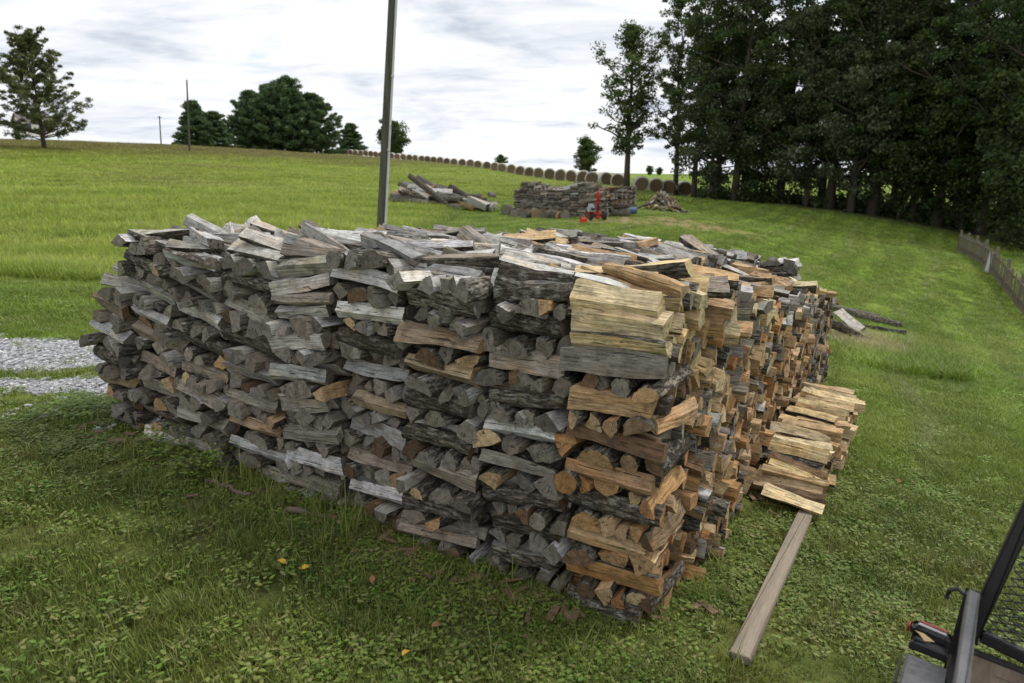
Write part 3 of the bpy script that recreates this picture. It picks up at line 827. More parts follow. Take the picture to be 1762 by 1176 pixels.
GROUPW = {'front': 'logs in the crisscrossed front columns of the firewood pile', 'side': 'log ends on the right face of the firewood pile', 'top': 'loose logs on top of the firewood pile',
          'stack': 'fresh logs of the small side stack', 'inner': 'logs inside the firewood pile', 'back': 'logs at the back of the firewood pile'}
for rk, i in enumerate(chosen):
    lg = LOGS[i]; s = log_label(lg)
    if s in used: print('DUP', s)
    used.add(s)
    o = single_log('firewood_log', lg, *((38, 22) if rk < 110 else (26, 13)))
    tag(o, s, 'firewood log', GROUPW[lg.where[0]])
cs = set(chosen)
rest = [lg for i, lg in enumerate(LOGS) if i not in cs]
o = joined_logs('firewood_logs', rest, lambda lg: (16, 6) if lg.hits > 4 else ((11, 3) if lg.hits > 0 else (7, 1)))
tag(o, 'the many smaller looking split logs of the firewood pile, on its long right face and far top', 'firewood', kind='stuff')
print('logs', len(LOGS), 'visible', sum(1 for l in LOGS if l.hits > 0), 'tris rest', len(o.data.polygons), 'min hits', LOGS[chosen[-1]].hits)

# ------------------------------------------------------------------ boards under the side stack, chips and sticks by the pile
M_BOARD = plain('weathered_board', (.27, .225, .175), .85, .4, 20, stretch=(1, .06, 1), bump=.6, dist=.003)
def board(a, b, w, h, label):
    a = Vector((a[0], a[1], gz(*a)+.03)); b = Vector((b[0], b[1], gz(*b)+.03)); L = (b-a).length
    mb = MB(); mb.box((0, 0, 0), (w, L, h), None, .004)
    o = mb.build('board', M_BOARD); y = (b-a).normalized(); x = y.cross(Vector((0, 0, 1))).normalized(); z = x.cross(y)
    M = Matrix((x, y, z)).transposed().to_4x4(); M.translation = (a+b)/2; o.matrix_world = M
    tag(o, label, 'board', 'boards under the small side stack'); return o
board((1.00, 2.57), (2.66, 5.3), .098, .042, 'long weathered grey board running out over the grass from under side stack')
board((1.88, 4.5), (2.55, 5.6), .09, .04, 'short board hidden below the small side stack beside the pile')

def chips():
    mb = MB(); rr = random.Random(5)
    for k in range(150):
        f = rr.uniform(.3, 4.2); off = abs(rr.gauss(0, .16))+.02; p = Cn+F*f-V*off
        if k > 100: p = Cn+V*rr.uniform(0, 5.5)-F*abs(rr.gauss(.05, .12))
        L = rr.uniform(.03, .12); a = rr.uniform(0, 6.28); z = gz(p.x, p.y)+.02
        M = Matrix.Rotation(a, 3, 'Z') @ Matrix.Rotation(rr.gauss(0, .25), 3, 'X')
        mb.box((p.x, p.y, z), (L, L*rr.uniform(.15, .4), .008), M)
    tag(mb.build('bark_chips', plain('bark_chip', (.17, .11, .07), .9, .4, 30)), 'brown bark chips and splinters scattered at the foot of the pile', 'wood chips', kind='stuff')
chips()
def stick(a, b, r, label, m):
    rr = random.Random(int(a[0]*100)); A = Vector((a[0], a[1], gz(a[0], a[1])+a[2])); B = Vector((b[0], b[1], gz(b[0], b[1])+b[2])); pts = []
    for k in range(7):
        t = k/6; p = A.lerp(B, t)+Vector((rr.gauss(0, .008), rr.gauss(0, .008), rr.gauss(0, .006))); pts.append(p)
    mb = MB(); mb.tube(pts, [r*(1.1-.3*k/6)*(1+rr.uniform(-.15, .15)) for k in range(7)], 8)
    tag(mb.build('stick', m, smooth=True), label, 'stick', 'fallen sticks by the pile')
M_STICK = plain('dead_stick', (.13, .10, .075), .9, .4, 30)
p = [Cn+F*2.75-V*.22, Cn+F*2.35-V*.24, Cn+F*3.3-V*.08, Cn+F*2.9-V*.2, Cn+F*2.05-V*.22, Cn+F*1.85-V*.12]
stick((p[0].x, p[0].y, .03), (p[1].x, p[1].y, .05), .014, 'brown bark-stripped stick on the grass below the middle column', M_STICK)
stick((p[2].x, p[2].y, .04), (p[3].x, p[3].y, .03), .012, 'thin pale stick lying left of the middle column foot', M_STICK)
stick((p[4].x, p[4].y, .06), (p[5].x, p[5].y, .02), .018, 'short thick stick in the weeds below the fourth column', M_STICK)

# ------------------------------------------------------------------ half buried logs and brush on the right, beyond the pile
def loose_log(name, a, b, rad, tone, label, group, cat='log', n=20, nl=14, kind='half'):
    A, B = Vector(a), Vector(b)
    lg = make((A+B)/2, (B-A), (B-A).length, rad*2, tone, None, kind, wmax=1.4); lg.bark_out = True
    o = single_log(name, lg, n, nl); tag(o, label, cat, group); return o
def by_ray(px, py, up=0.0):
    """ground point seen at a pixel of the photograph"""
    u, v = (px-881)/FPX, (588-py)/FPX
    d = np.array([u, math.cos(T_)+v*math.sin(T_), -math.sin(T_)+v*math.cos(T_)])
    s = np.concatenate([np.linspace(1, 40, 1500), np.linspace(40.1, 260, 3000)])
    P = d[None]*s[:, None]; P[:, 2] += CAM_H; g = ground(P[:, 0], P[:, 1]); k = int(np.argmax(P[:, 2] < g+up)); return Vector((P[k, 0], P[k, 1], g[k]))
def gl(px1, py1, px2, py2, rad, tone, label, lift=(0, 0)):
    a, b = by_ray(px1, py1), by_ray(px2, py2); a.z += rad*.8+lift[0]; b.z += rad*.8+lift[1]
    loose_log('old_log', a, b, rad, tone, label, 'old logs in the tall grass right of the pile')
gl(1424, 583, 1492, 592, 0.08, 'weathered grey-brown', 'old grey log poking out of grass beside right end of pile', (.25, 0))
gl(1438, 566, 1480, 580, 0.07, 'silver-grey', 'short dark log lying over another beside the pile end', (.3, .06))
gl(1470, 548, 1552, 566, 0.09, 'silver-grey', 'pale weathered log lying farthest right in the tall grass')
gl(1430, 535, 1510, 552, 0.09, 'silver-grey', 'pale bleached log in front of the green grass clump')
gl(1450, 560, 1556, 578, 0.06, 'silver-grey', 'thin pale log nearest the lawn, end cut square')

# ------------------------------------------------------------------ far yard: log heap, second stack, rounds, small heap, splitter
def log_heap():
    spec = [  # (px, py) foot -> (px, py) head, lifts in metres, radius
        ((714, 316), (770, 352), 1.5, .2, .13, 'silver-grey', 'longest silver log slanting down across the front of the log heap'),
        ((728, 318), (800, 352), 1.45, .35, .12, 'weathered grey-brown', 'dark brown log slanting just behind the longest silver one'),
        ((700, 340), (760, 362), .75, .1, .13, 'weathered grey-brown', 'brown log low in the middle of the heap'),
        ((782, 322), (815, 352), .95, .3, .16, 'silver-grey', 'thick pale log leaning at the right of the heap'),
        ((690, 348), (730, 340), .1, .5, .14, 'weathered grey-brown', 'grey log leaning up at the left end of the heap'),
        ((740, 358), (795, 361), .1, .1, .15, 'weathered grey-brown', 'thick log lying flat along the front of the heap'),
        ((755, 346), (812, 358), .55, .1, .12, 'tan', 'tan log resting across the flat front log'),
        ((790, 355), (852, 346), .1, .25, .14, 'weathered grey-brown', 'log stretching out from the right end of the heap'),
        ((800, 340), (838, 354), .6, .1, .11, 'silver-grey', 'short silver log at the right shoulder of heap'),
        ((700, 328), (742, 350), .95, .4, .12, 'silver-grey', 'silver log crossing beneath the longest one'),
        ((760, 330), (806, 344), .85, .45, .12, 'weathered grey-brown', 'brown log high on the right half of the heap'),
        ((686, 354), (712, 358), .08, .08, .12, 'silver-grey', 'pale stub on the grass left of the heap'),
        ((718, 334), (764, 340), .7, .7, .12, 'weathered grey-brown', 'level grey log in the heart of the heap'),
        ((772, 348), (826, 340), .3, .55, .13, 'dark brown', 'dark log behind the flat front ones'),
        ((738, 362), (768, 366), .05, .05, .11, 'tan', 'small tan log nearest the camera at the heap foot'),
        ((706, 350), (752, 356), .25, .25, .14, 'dark brown', 'dark brown log tucked under the heap left side'),
    ]
    base = by_ray(765, 358); c = base.y
    rr = random.Random(3)
    for (p1, p2, l1, l2, rad, tone, lab) in spec:
        dep = c+rr.uniform(-.9, 1.3); s1 = (p1[0]-881)/FPX*dep*1.02; s2 = (p2[0]-881)/FPX*dep*1.02
        y1, y2 = dep+rr.uniform(-.4, .9), dep+rr.uniform(-.9, .3)
        if l1 < .12 and l2 < .3: y1 = y2 = c-.9+rr.uniform(0, .5)
        a = Vector((s1, y1, gz(s1, y1)+l1*.8+rad)); b = Vector((s2, y2, gz(s2, y2)+l2*.8+rad))
        d = (b-a).normalized()*.15
        loose_log('heap_log', a-d*(l1 > .3), b+d, rad*1.05, tone, lab, 'logs of the far log heap', n=14, nl=6, kind=rr.choice(['round', 'half', 'half']))
    for k in range(58):
        px = rr.uniform(686, 842); y = c+rr.uniform(-.7, 1.1); x = (px-881)/FPX*y*1.0; hgt = max(0, .95*(1-abs(px-745)/105))*rr.uniform(.1, 1); an = rr.choice([rr.gauss(.3, .4), rr.gauss(-.5, .3)]); Lh = rr.uniform(.5, 1.3)
        p = Vector((x, y, gz(x, y)+hgt+.16)); d = Vector((math.cos(an), -abs(math.sin(an))*.5, -math.sin(abs(an))*.42*(hgt > .2)))*Lh*.5
        loose_log('heap_log', p-d, p+d, rr.uniform(.10, .19), rr.choice(['silver-grey', 'silver-grey', 'weathered grey-brown', 'tan']), 'short grey-brown log in the tangled lower part of the far log heap', 'short logs tangled in the far heap', n=12, nl=4, kind=rr.choice(['slab', 'quarter', 'half']))
    stubs = [(676, 351, 'left of the heap in the grass'), (800, 359, 'in front of the heap right of centre'), (833, 350, 'at the far right foot of the heap'), (846, 342, 'right of the heap towards the second stack'), (722, 357, 'front left of the heap'), (779, 365, 'lowest in front of the heap')]
    for k, (px, py, t) in enumerate(stubs):
        g = by_ray(px, py); r_ = rr.uniform(.15, .24); an = rr.uniform(0, 3.1); d = Vector((math.cos(an), math.sin(an)*.9-.5, 0)).normalized()*.2
        g.z += r_*.8; loose_log('log_round', g-d, g+d, r_, rr.choice(['silver-grey', 'weathered grey-brown', 'tan']), 'short cut log round '+t, 'log rounds round the far heap', 'log round', 16, 3, 'round')
log_heap()

def second_stack():
    A, B = by_ray(884, 366), by_ray(1030, 376)
    A = Vector((A.x, A.y, 0)); B = Vector((B.x, B.y+.2, 0))
    d = (B-A).normalized(); Ln = (B-A).length; nrm = Vector((-d.y, d.x, 0))
    root = empty('firewood_stack', (A.x, A.y, gz(A.x, A.y)))
    tag(root, 'long grey stacked firewood pile far behind, tan at its right end', 'firewood stack')
    logs = []; W = .5; nc = int(Ln/W)
    save = rnd.getstate()
    for rr_ in range(4):
        for c in range(nc+1):
            H = 1.25+.12*math.sin(c*.9+rr_)-.25*(c < 1)-.2*(c > nc-1)
            z = 0; k = 0; g = gz(*(A+d*(c*W)+nrm*rr_*.55)[:2])
            while z < H:
                ch = .12; t = (c*W)/Ln; x = rnd.random()
                tone = ('silver-grey' if x < .3 else 'weathered grey-brown') if t < .75 else (('weathered grey-brown' if x < .7 else 'dark brown') if t < .97 else ('tan' if x < .5 else 'weathered grey-brown'))
                if rr_ > 1 and z < H-.3 and c < nc: z += ch; k += 1; continue
                if k % 2 == 0 or z > H-.13:
                    P = A+d*(c*W+W/2)+nrm*(rr_*.55+.06+rnd.uniform(-.03, .03)); ax = Vector((d.x, d.y, .10+rnd.gauss(0, .05)))
                    for q in range(2):
                        lg = make(P+nrm*q*.22+Vector((0, 0, g+z+.06)), ax, .5, .15, tone, None, wmax=1.6); logs.append(lg)
                else:
                    for q in range(4):
                        P = A+d*(c*W+.06+q*.12)+nrm*(rr_*.55+.22); lg = make(P+Vector((0, 0, g+z+.055)), nrm+Vector((0, 0, rnd.gauss(0, .04))), .5, .115, tone, None, wmax=1.3); logs.append(lg)
                z += ch; k += 1
    o = joined_logs('stacked_logs', logs, lambda lg: (7, 1)); o['kind'] = 'stuff'
    o.parent = root; o.matrix_parent_inverse = Matrix.Translation(-root.location)
    # rounds in front
    rr = random.Random(8)
    rounds = [(872, 373, .26), (895, 374, .2), (912, 372, .19), (921, 376, .24), (934, 371, .2), (941, 376, .2), (951, 371, .22), (957, 376, .2), (968, 375, .19), (974, 369, .18), (905, 378, .17), (884, 378, .18)]
    for k, (px, py, r_) in enumerate(rounds):
        g = by_ray(px, 371+(px-884)*.068+(py-373)*.8); an = rr.uniform(-.9, .9); dd = Vector((math.sin(an), -math.cos(an), rr.gauss(0, .1))).normalized()*.19; g.z += r_*.85
        lab = 'pale cut round standing alone left of the second stack' if k == 0 else 'cut log round, %s from the left in front of second stack' % ordinal(1+sorted(x[0] for x in rounds[1:]).index(px))
        loose_log('log_round', g-dd, g+dd, r_, 'silver-grey' if k == 0 else rr.choice(['silver-grey', 'tan', 'weathered grey-brown']), lab, 'cut rounds in front of the second stack', 'log round', 16, 3, 'round')
    # boards and blocks right of the splitter
    for (x1, x2, py, lift, rad, lab) in [(1052, 1084, 370, 0, .15, 'lower grey block lying right of the red splitter'), (1056, 1082, 364, .32, .12, 'upper pale block resting right of the red splitter')]:
        g = by_ray((x1+x2)/2, 373); hw = (x2-x1)/2/FPX*g.y; g.z += rad+lift
        loose_log('log_block', g-Vector((hw, 0, 0)), g+Vector((hw, 0, 0)), rad, 'silver-grey', lab, 'blocks right of the splitter', 'log block', 14, 3, 'half')
    g = by_ray(1084, 371); mb = MB(); mb.cyl((0, 0, .2), (1, .3, 0), .16, .5, 18); o = mb.build('barrel', plain('blue_plastic', (.06, .11, .2), .5, .2, 5)); o.location = (g.x, g.y, g.z)
    tag(o, 'small dull blue barrel lying at the right end of the second stack', 'barrel')
    # heap of splits
    g0 = by_ray(1143, 366); rr = random.Random(4); logs = []
    for k in range(260):
        r_ = abs(rr.gauss(0, .5)); a = rr.uniform(0, 6.28); x, y = g0.x+math.cos(a)*r_*1.3, g0.y+.7+math.sin(a)*r_*.9
        top = .95*max(0, 1-(math.hypot((x-g0.x)/1.35, (y-g0.y-.7)/1.1)))
        an = rr.uniform(0, 6.28); ax = Vector((math.cos(an), math.sin(an), rr.gauss(0, .45)))
        logs.append(make((x, y, gz(x, y)+.05+top*rr.uniform(.55, 1)), ax, .42, .11, rr.choice(['silver-grey', 'tan', 'weathered grey-brown', 'tan']), None, wmax=1.5))
    o = joined_logs('firewood_heap', logs, lambda lg: (7, 1))
    tag(o, 'small cone of tumbled split logs on bare ground beyond the splitter', 'firewood heap')
second_stack()

def splitter():
    g = by_ray(1028, 380); root = empty('log_splitter', (g.x, g.y, g.z), R(10)); root.scale = (.8, .8, .82)
    tag(root, 'red upright log splitter with grey engine standing on bare dirt', 'log splitter')
    mb = MB(); mb.box((0, 0, .72), (.13, .12, 1.30), None, .01); mb.box((0, -.09, .16), (.26, .24, .05), None, .01); mb.build('beam', M_RED, root)
    mb = MB(); mb.cyl((0, -.03, 1.15), (0, 0, 1), .06, .5, 14); mb.build('cylinder', M_RED, root, True)
    mb = MB(); mb.box((0, -.10, .72), (.05, .14, .14)); mb.hexa(np.array([(-.01, -.22, .5), (.01, -.22, .5), (.04, -.1, .5), (-.04, -.1, .5), (-.01, -.22, .68), (.01, -.22, .68), (.04, -.1, .68), (-.04, -.1, .68)])); mb.build('wedge', M_BLACK, root)
    for sx in (-.32, .38):
        w = empty('wheel', (sx, .12, .24)); w.parent = root
        mb = MB(); mb.cyl((0, 0, 0), (1, 0, 0), .24, .13, 20); mb.build('tyre', M_RUBBER, w, False)
        mb = MB(); mb.cyl((0, 0, 0), (1, 0, 0), .11, .15, 14); mb.build('rim', M_RED, w)
    mb = MB(); mb.bar((-.4, .12, .24), (.42, .12, .24), .06, .06); mb.build('axle', M_BLACK, root)
    mb = MB(); mb.bar((.1, 0, .3), (.1, .9, .32), .08, .08); mb.build('tongue', M_RED, root)
    e = empty('engine', (-.38, -.12, .55)); e.parent = root
    mb = MB(); mb.box((0, 0, 0), (.34, .3, .26), None, .04); mb.cyl((0, 0, .18), (0, 0, 1), .13, .12, 16); mb.build('block', plain('engine_grey', (.42, .43, .44), .5, .2, 9), e)
    mb = MB(); mb.cyl((.05, -.18, .02), (1, 0, 0), .06, .16, 12); mb.build('muffler', M_BLACK, e)
    mb = MB(); mb.box((-.30, .1, .36), (.3, .3, .16), None, .03); mb.build('oil_tank', M_RED, root)
    mb = MB(); mb.tube([(.06, -.05, 1.0), (.16, -.12, 1.1), (.2, -.15, 1.18)], .014, 8); mb.build('lever', M_BLACK, root)
    g = by_ray(1004, 385); root = empty('fuel_can', (g.x, g.y, g.z), .3); root.scale = (.7, .7, .75)
    tag(root, 'small bright red fuel can on the dirt left of splitter', 'fuel can')
    m = plain('red_plastic', (.62, .05, .02), .45, .1, 5)
    mb = MB(); mb.box((0, 0, .15), (.34, .24, .28), None, .04); mb.build('can_body', m, root)
    mb = MB(); mb.tube([(.1, 0, .29), (.16, 0, .36), (.26, 0, .40)], .022, 8); mb.build('spout', M_BLACK, root)
    mb = MB(); mb.tube([(-.12, 0, .28), (-.1, 0, .345), (.03, 0, .345), (.05, 0, .28)], .016, 8); mb.build('handle', m, root)
splitter()

# ------------------------------------------------------------------ hay bales
def bales():
    m1, t, out = mat('hay_end')
    co = t.new('ShaderNodeTexCoord').outputs['Object']; sp = t.new('ShaderNodeSeparateXYZ'); t.l.new(co, sp.inputs[0])
    rad = t.math('SQRT', t.math('ADD', t.math('POWER', sp.outputs[0], 2), t.math('POWER', sp.outputs[2], 2)))
    rg = t.math('SINE', t.math('ADD', t.math('MULTIPLY', rad, 45), t.math('MULTIPLY', t.noise(co, 4, 3, .5), 5)))
    n = t.noise(co, 18, 4, .7); oi = t.new('ShaderNodeObjectInfo').outputs['Random']
    c = t.mix(t.ramp(rg, [(0, 0), (1, .6)]), (.155, .115, .072), (.23, .175, .11)); c = t.mix(1.0, c, t.ramp(n, [(.3, .6), (.7, 1.3)]), 'MULTIPLY')
    c = t.mix(1.0, c, t.ramp(oi, [(0, .8), (1, 1.25)]), 'MULTIPLY'); bsdf(t, out, c, .95, n, .8, .05, .05)
    m2, t, out = mat('net_wrapped_hay')
    co = t.new('ShaderNodeTexCoord').outputs['Object']; n = t.noise(t.vmul(co, (1, 3, 1)), 5, 5, .6)
    c = t.mix(t.ramp(n, [(.35, 0), (.65, 1)]), (.38, .36, .31), (.60, .58, .53)); bsdf(t, out, c, .85, n, .5, .03, .1)
    n = 28; rg = []
    prof = [(-.6, .62), (-.585, .70), (-.52, .745), (-.2, .755), (.2, .755), (.52, .745), (.585, .70), (.6, .62)]
    Vt = [(math.cos(2*math.pi*j/n)*r_, y, math.sin(2*math.pi*j/n)*r_*.97) for (y, r_) in prof for j in range(n)]
    Q = [(i*n+j, i*n+(j+1) % n, (i+1)*n+(j+1) % n, (i+1)*n+j) for i in range(len(prof)-1) for j in range(n)]
    wrap = mesh_np('net_wrap', np.array(Vt), np.array(Q), None, [m2], smooth=True)
    ends = []
    for sgn in (-1, 1):
        Ve, Te = [], []
        b = len(Ve); Ve.append((0, sgn*.57, 0))
        for r_, y in ((.2, .59), (.42, .605), (.618, .598)):
            Ve += [(math.cos(2*math.pi*j/n)*r_, sgn*y+.012*math.sin(j*5+r_*30), math.sin(2*math.pi*j/n)*r_*.97) for j in range(n)]
        Te += [(b, b+1+j, b+1+(j+1) % n) for j in range(n)]
        for i in range(2):
            for j in range(n):
                a0, a1, b0, b1 = b+1+i*n+j, b+1+i*n+(j+1) % n, b+1+(i+1)*n+j, b+1+(i+1)*n+(j+1) % n
                Te += [(a0, b0, b1), (a0, b1, a1)]
        ends.append(mesh_np('hay', np.array(Ve), None, np.array(Te), [m1], smooth=True))
    rr = random.Random(2)
    pts = []; keyp = np.array([550, 620, 701, 800, 880, 957, 1060, 1074.0]); keyd = np.array([196, 176, 147, 117, 93, 74, 66, 65.0])
    px = 1064.0
    while px > 552:
        d = float(np.interp(px, keyp, keyd)); pts.append((px, d)); px -= 1.5*FPX/d*(.78 if d < 100 else .86)*rr.uniform(.9, 1.06)
    front = [(1101, 58, 'largest round bale just right of the lone tree trunk'), (1127, 60, 'second round bale right of the lone tree'), (1151, 60.5, 'third round bale right of the lone tree'), (1175, 61, 'rightmost round bale against the dark woods edge')]
    for k, (px, d) in enumerate(pts):
        x = (px-881)/FPX*d/math.cos(T_)*1.0
        # bearing: column px sits at x = u * depth, depth depends slightly on height
        x = (px-881)/FPX*(d*math.cos(T_)+.2)
        yield_label = 'round hay bale, %s from the right in the long row on the crest' % ordinal(k+1)
        add_bale(x, d, yield_label, 'round hay bales in the row along the crest', wrap, ends, rr, d > 170)
    for (px, d, lab) in front:
        add_bale((px-881)/FPX*(d*math.cos(T_)+.6), d, lab, 'round hay bales right of the lone tree', wrap, ends, rr, False)
def add_bale(x, y, lab, grp, wrap, ends, rr, tiny):
    r = empty('hay_bale', (x, y, gz(x, y)+.70), rr.gauss(-.12, .08)); r.rotation_euler = (0, rr.uniform(0, 6), r.rotation_euler[2])
    tag(r, lab, 'hay bale', grp); r.scale = (rr.uniform(.88, 1.0), 1, rr.uniform(.84, .95))
    o = link('net_wrap', wrap, r); [link('hay_end', e, r) for e in ends]
bales()

# ------------------------------------------------------------------ trees
def leaf_cloud(rs, centres, radii, per, size, aspect=1.5, droop=0.0, up=0.0):
    """small leaf faces spread through clumps; centres (n,3), radii (n,3)"""
    n = len(centres)*per
    c = np.repeat(centres, per, 0); rad = np.repeat(radii, per, 0)
    g = rs.normal(size=(n, 3)); g /= np.linalg.norm(g, axis=1)[:, None]
    p = c+g*rad*(rs.uniform(0, 1, (n, 1))**.45)
    a = rs.normal(size=(n, 3)); a /= np.linalg.norm(a, axis=1)[:, None]
    b = rs.normal(size=(n, 3)); b[:, 2] += up; b -= a*(a*b).sum(1)[:, None]; b /= np.linalg.norm(b, axis=1)[:, None]
    s = size*rs.uniform(.6, 1.3, (n, 1))
    V0 = p-a*s*aspect/2; V1 = p+b*s*.5; V2 = p+a*s*aspect/2; V3 = p-b*s*.5
    Vt = np.stack([V0, V1, V2, V3], 1).reshape(-1, 3); k = np.arange(n)*4
    return Vt, np.stack([k, k+1, k+2, k+3], 1)
def tree_meshes(name, seed, H, r0, crown_lo, spread, nb, per, leaf, leafmat, clump=.9, fork=False, dens=4, lean=0.0, flat=.6, skirt=0.0, tr_mat=None):
    rs = np.random.RandomState(seed); rr = random.Random(seed)
    mb = MB(); pts = []
    bx, by = rr.uniform(-1, 1)*lean, rr.uniform(-1, 1)*lean
    for k in range(9):
        t = k/8; pts.append(Vector((bx*t*t*H*.1+rr.gauss(0, .008*H)*t, by*t*t*H*.1+rr.gauss(0, .008*H)*t, H*t*.94-.3*(k == 0))))
    mb.tube(pts, [r0*(1.25 if k == 0 else 1)*(1-.88*(k/8)**1.1) for k in range(9)], 10)
    cen = []; rad = []
    for b in range(nb):
        t = crown_lo+(1-crown_lo)*((b+rr.random())/nb); t = min(.99, t)
        f = t*8; i = min(7, int(f)); st = pts[i].lerp(pts[i+1], f-i)
        az = b*2.4+rr.uniform(-.5, .5)
        prof = math.sin(math.pi*min(1, max(0.05, (t-crown_lo)/(1-crown_lo)*.85+.15)))**.6
        L = spread*prof*rr.uniform(.65, 1.15)+skirt*(t < crown_lo+.2)
        el = rr.uniform(.15, .75)+(.5 if t > .8 else 0)
        d = Vector((math.cos(az)*math.cos(el), math.sin(az)*math.cos(el), math.sin(el)))
        rb = r0*(1-.85*t)*.45
        q = []; cur = st.copy()
        for s in range(5):
            q.append(cur.copy()); cur = cur+d*L/4+Vector((rr.gauss(0, .05), rr.gauss(0, .05), rr.gauss(0, .03)))*L
            d = (d+Vector((0, 0, .10))).normalized()
        mb.tube(q, [rb*(1-.8*s/4)+.01 for s in range(5)], 6, False)
        for s in range(dens):
            u = (s+1)/dens; i2 = min(3, int(u*4-.001)); p = q[i2].lerp(q[i2+1], u*4-i2)
            o = Vector((rr.gauss(0, 1), rr.gauss(0, 1), rr.gauss(0, .7)))*L*.16
            cen.append(tuple(p+o)); rc = clump*rr.uniform(.55, 1.25); rad.append((rc, rc, rc*flat))
            if s > 0: mb.tube([q[i2], p+o], [rb*.3+.008, .008], 4, False)
    tr = mesh_np(name+'_trunk', np.concatenate(mb.v), np.concatenate(mb.q), np.concatenate(mb.t), [tr_mat or M_TRUNK], smooth=True)
    Vt, Q = leaf_cloud(rs, np.array(cen), np.array(rad), per, leaf)
    cr = mesh_np(name+'_crown', Vt, Q, None, [leafmat])
    return tr, cr
def put_tree(name, meshes, loc, rz, sc, label, group, cat='tree', szc=None):
    r = empty(name, loc, rz); r.scale = (sc, sc, szc or sc); tag(r, label, cat, group)
    link('trunk', meshes[0], r); link('crown', meshes[1], r); return r

M_LEAF_D = leaf_material('leaf_dark', (.030, .054, .015), (.060, .090, .024), .28)
M_LEAF_M = leaf_material('leaf_mid', (.050, .088, .020), (.095, .135, .036), .34)
M_LEAF_S = leaf_material('leaf_silvery', (.060, .082, .038), (.11, .135, .068), .28)
M_NEEDLE = leaf_material('pine_needle', (.060, .108, .042), (.10, .155, .058), .2)
M_NEEDLE2 = leaf_material('old_pine_needle', (.085, .110, .036), (.13, .14, .05), .15)

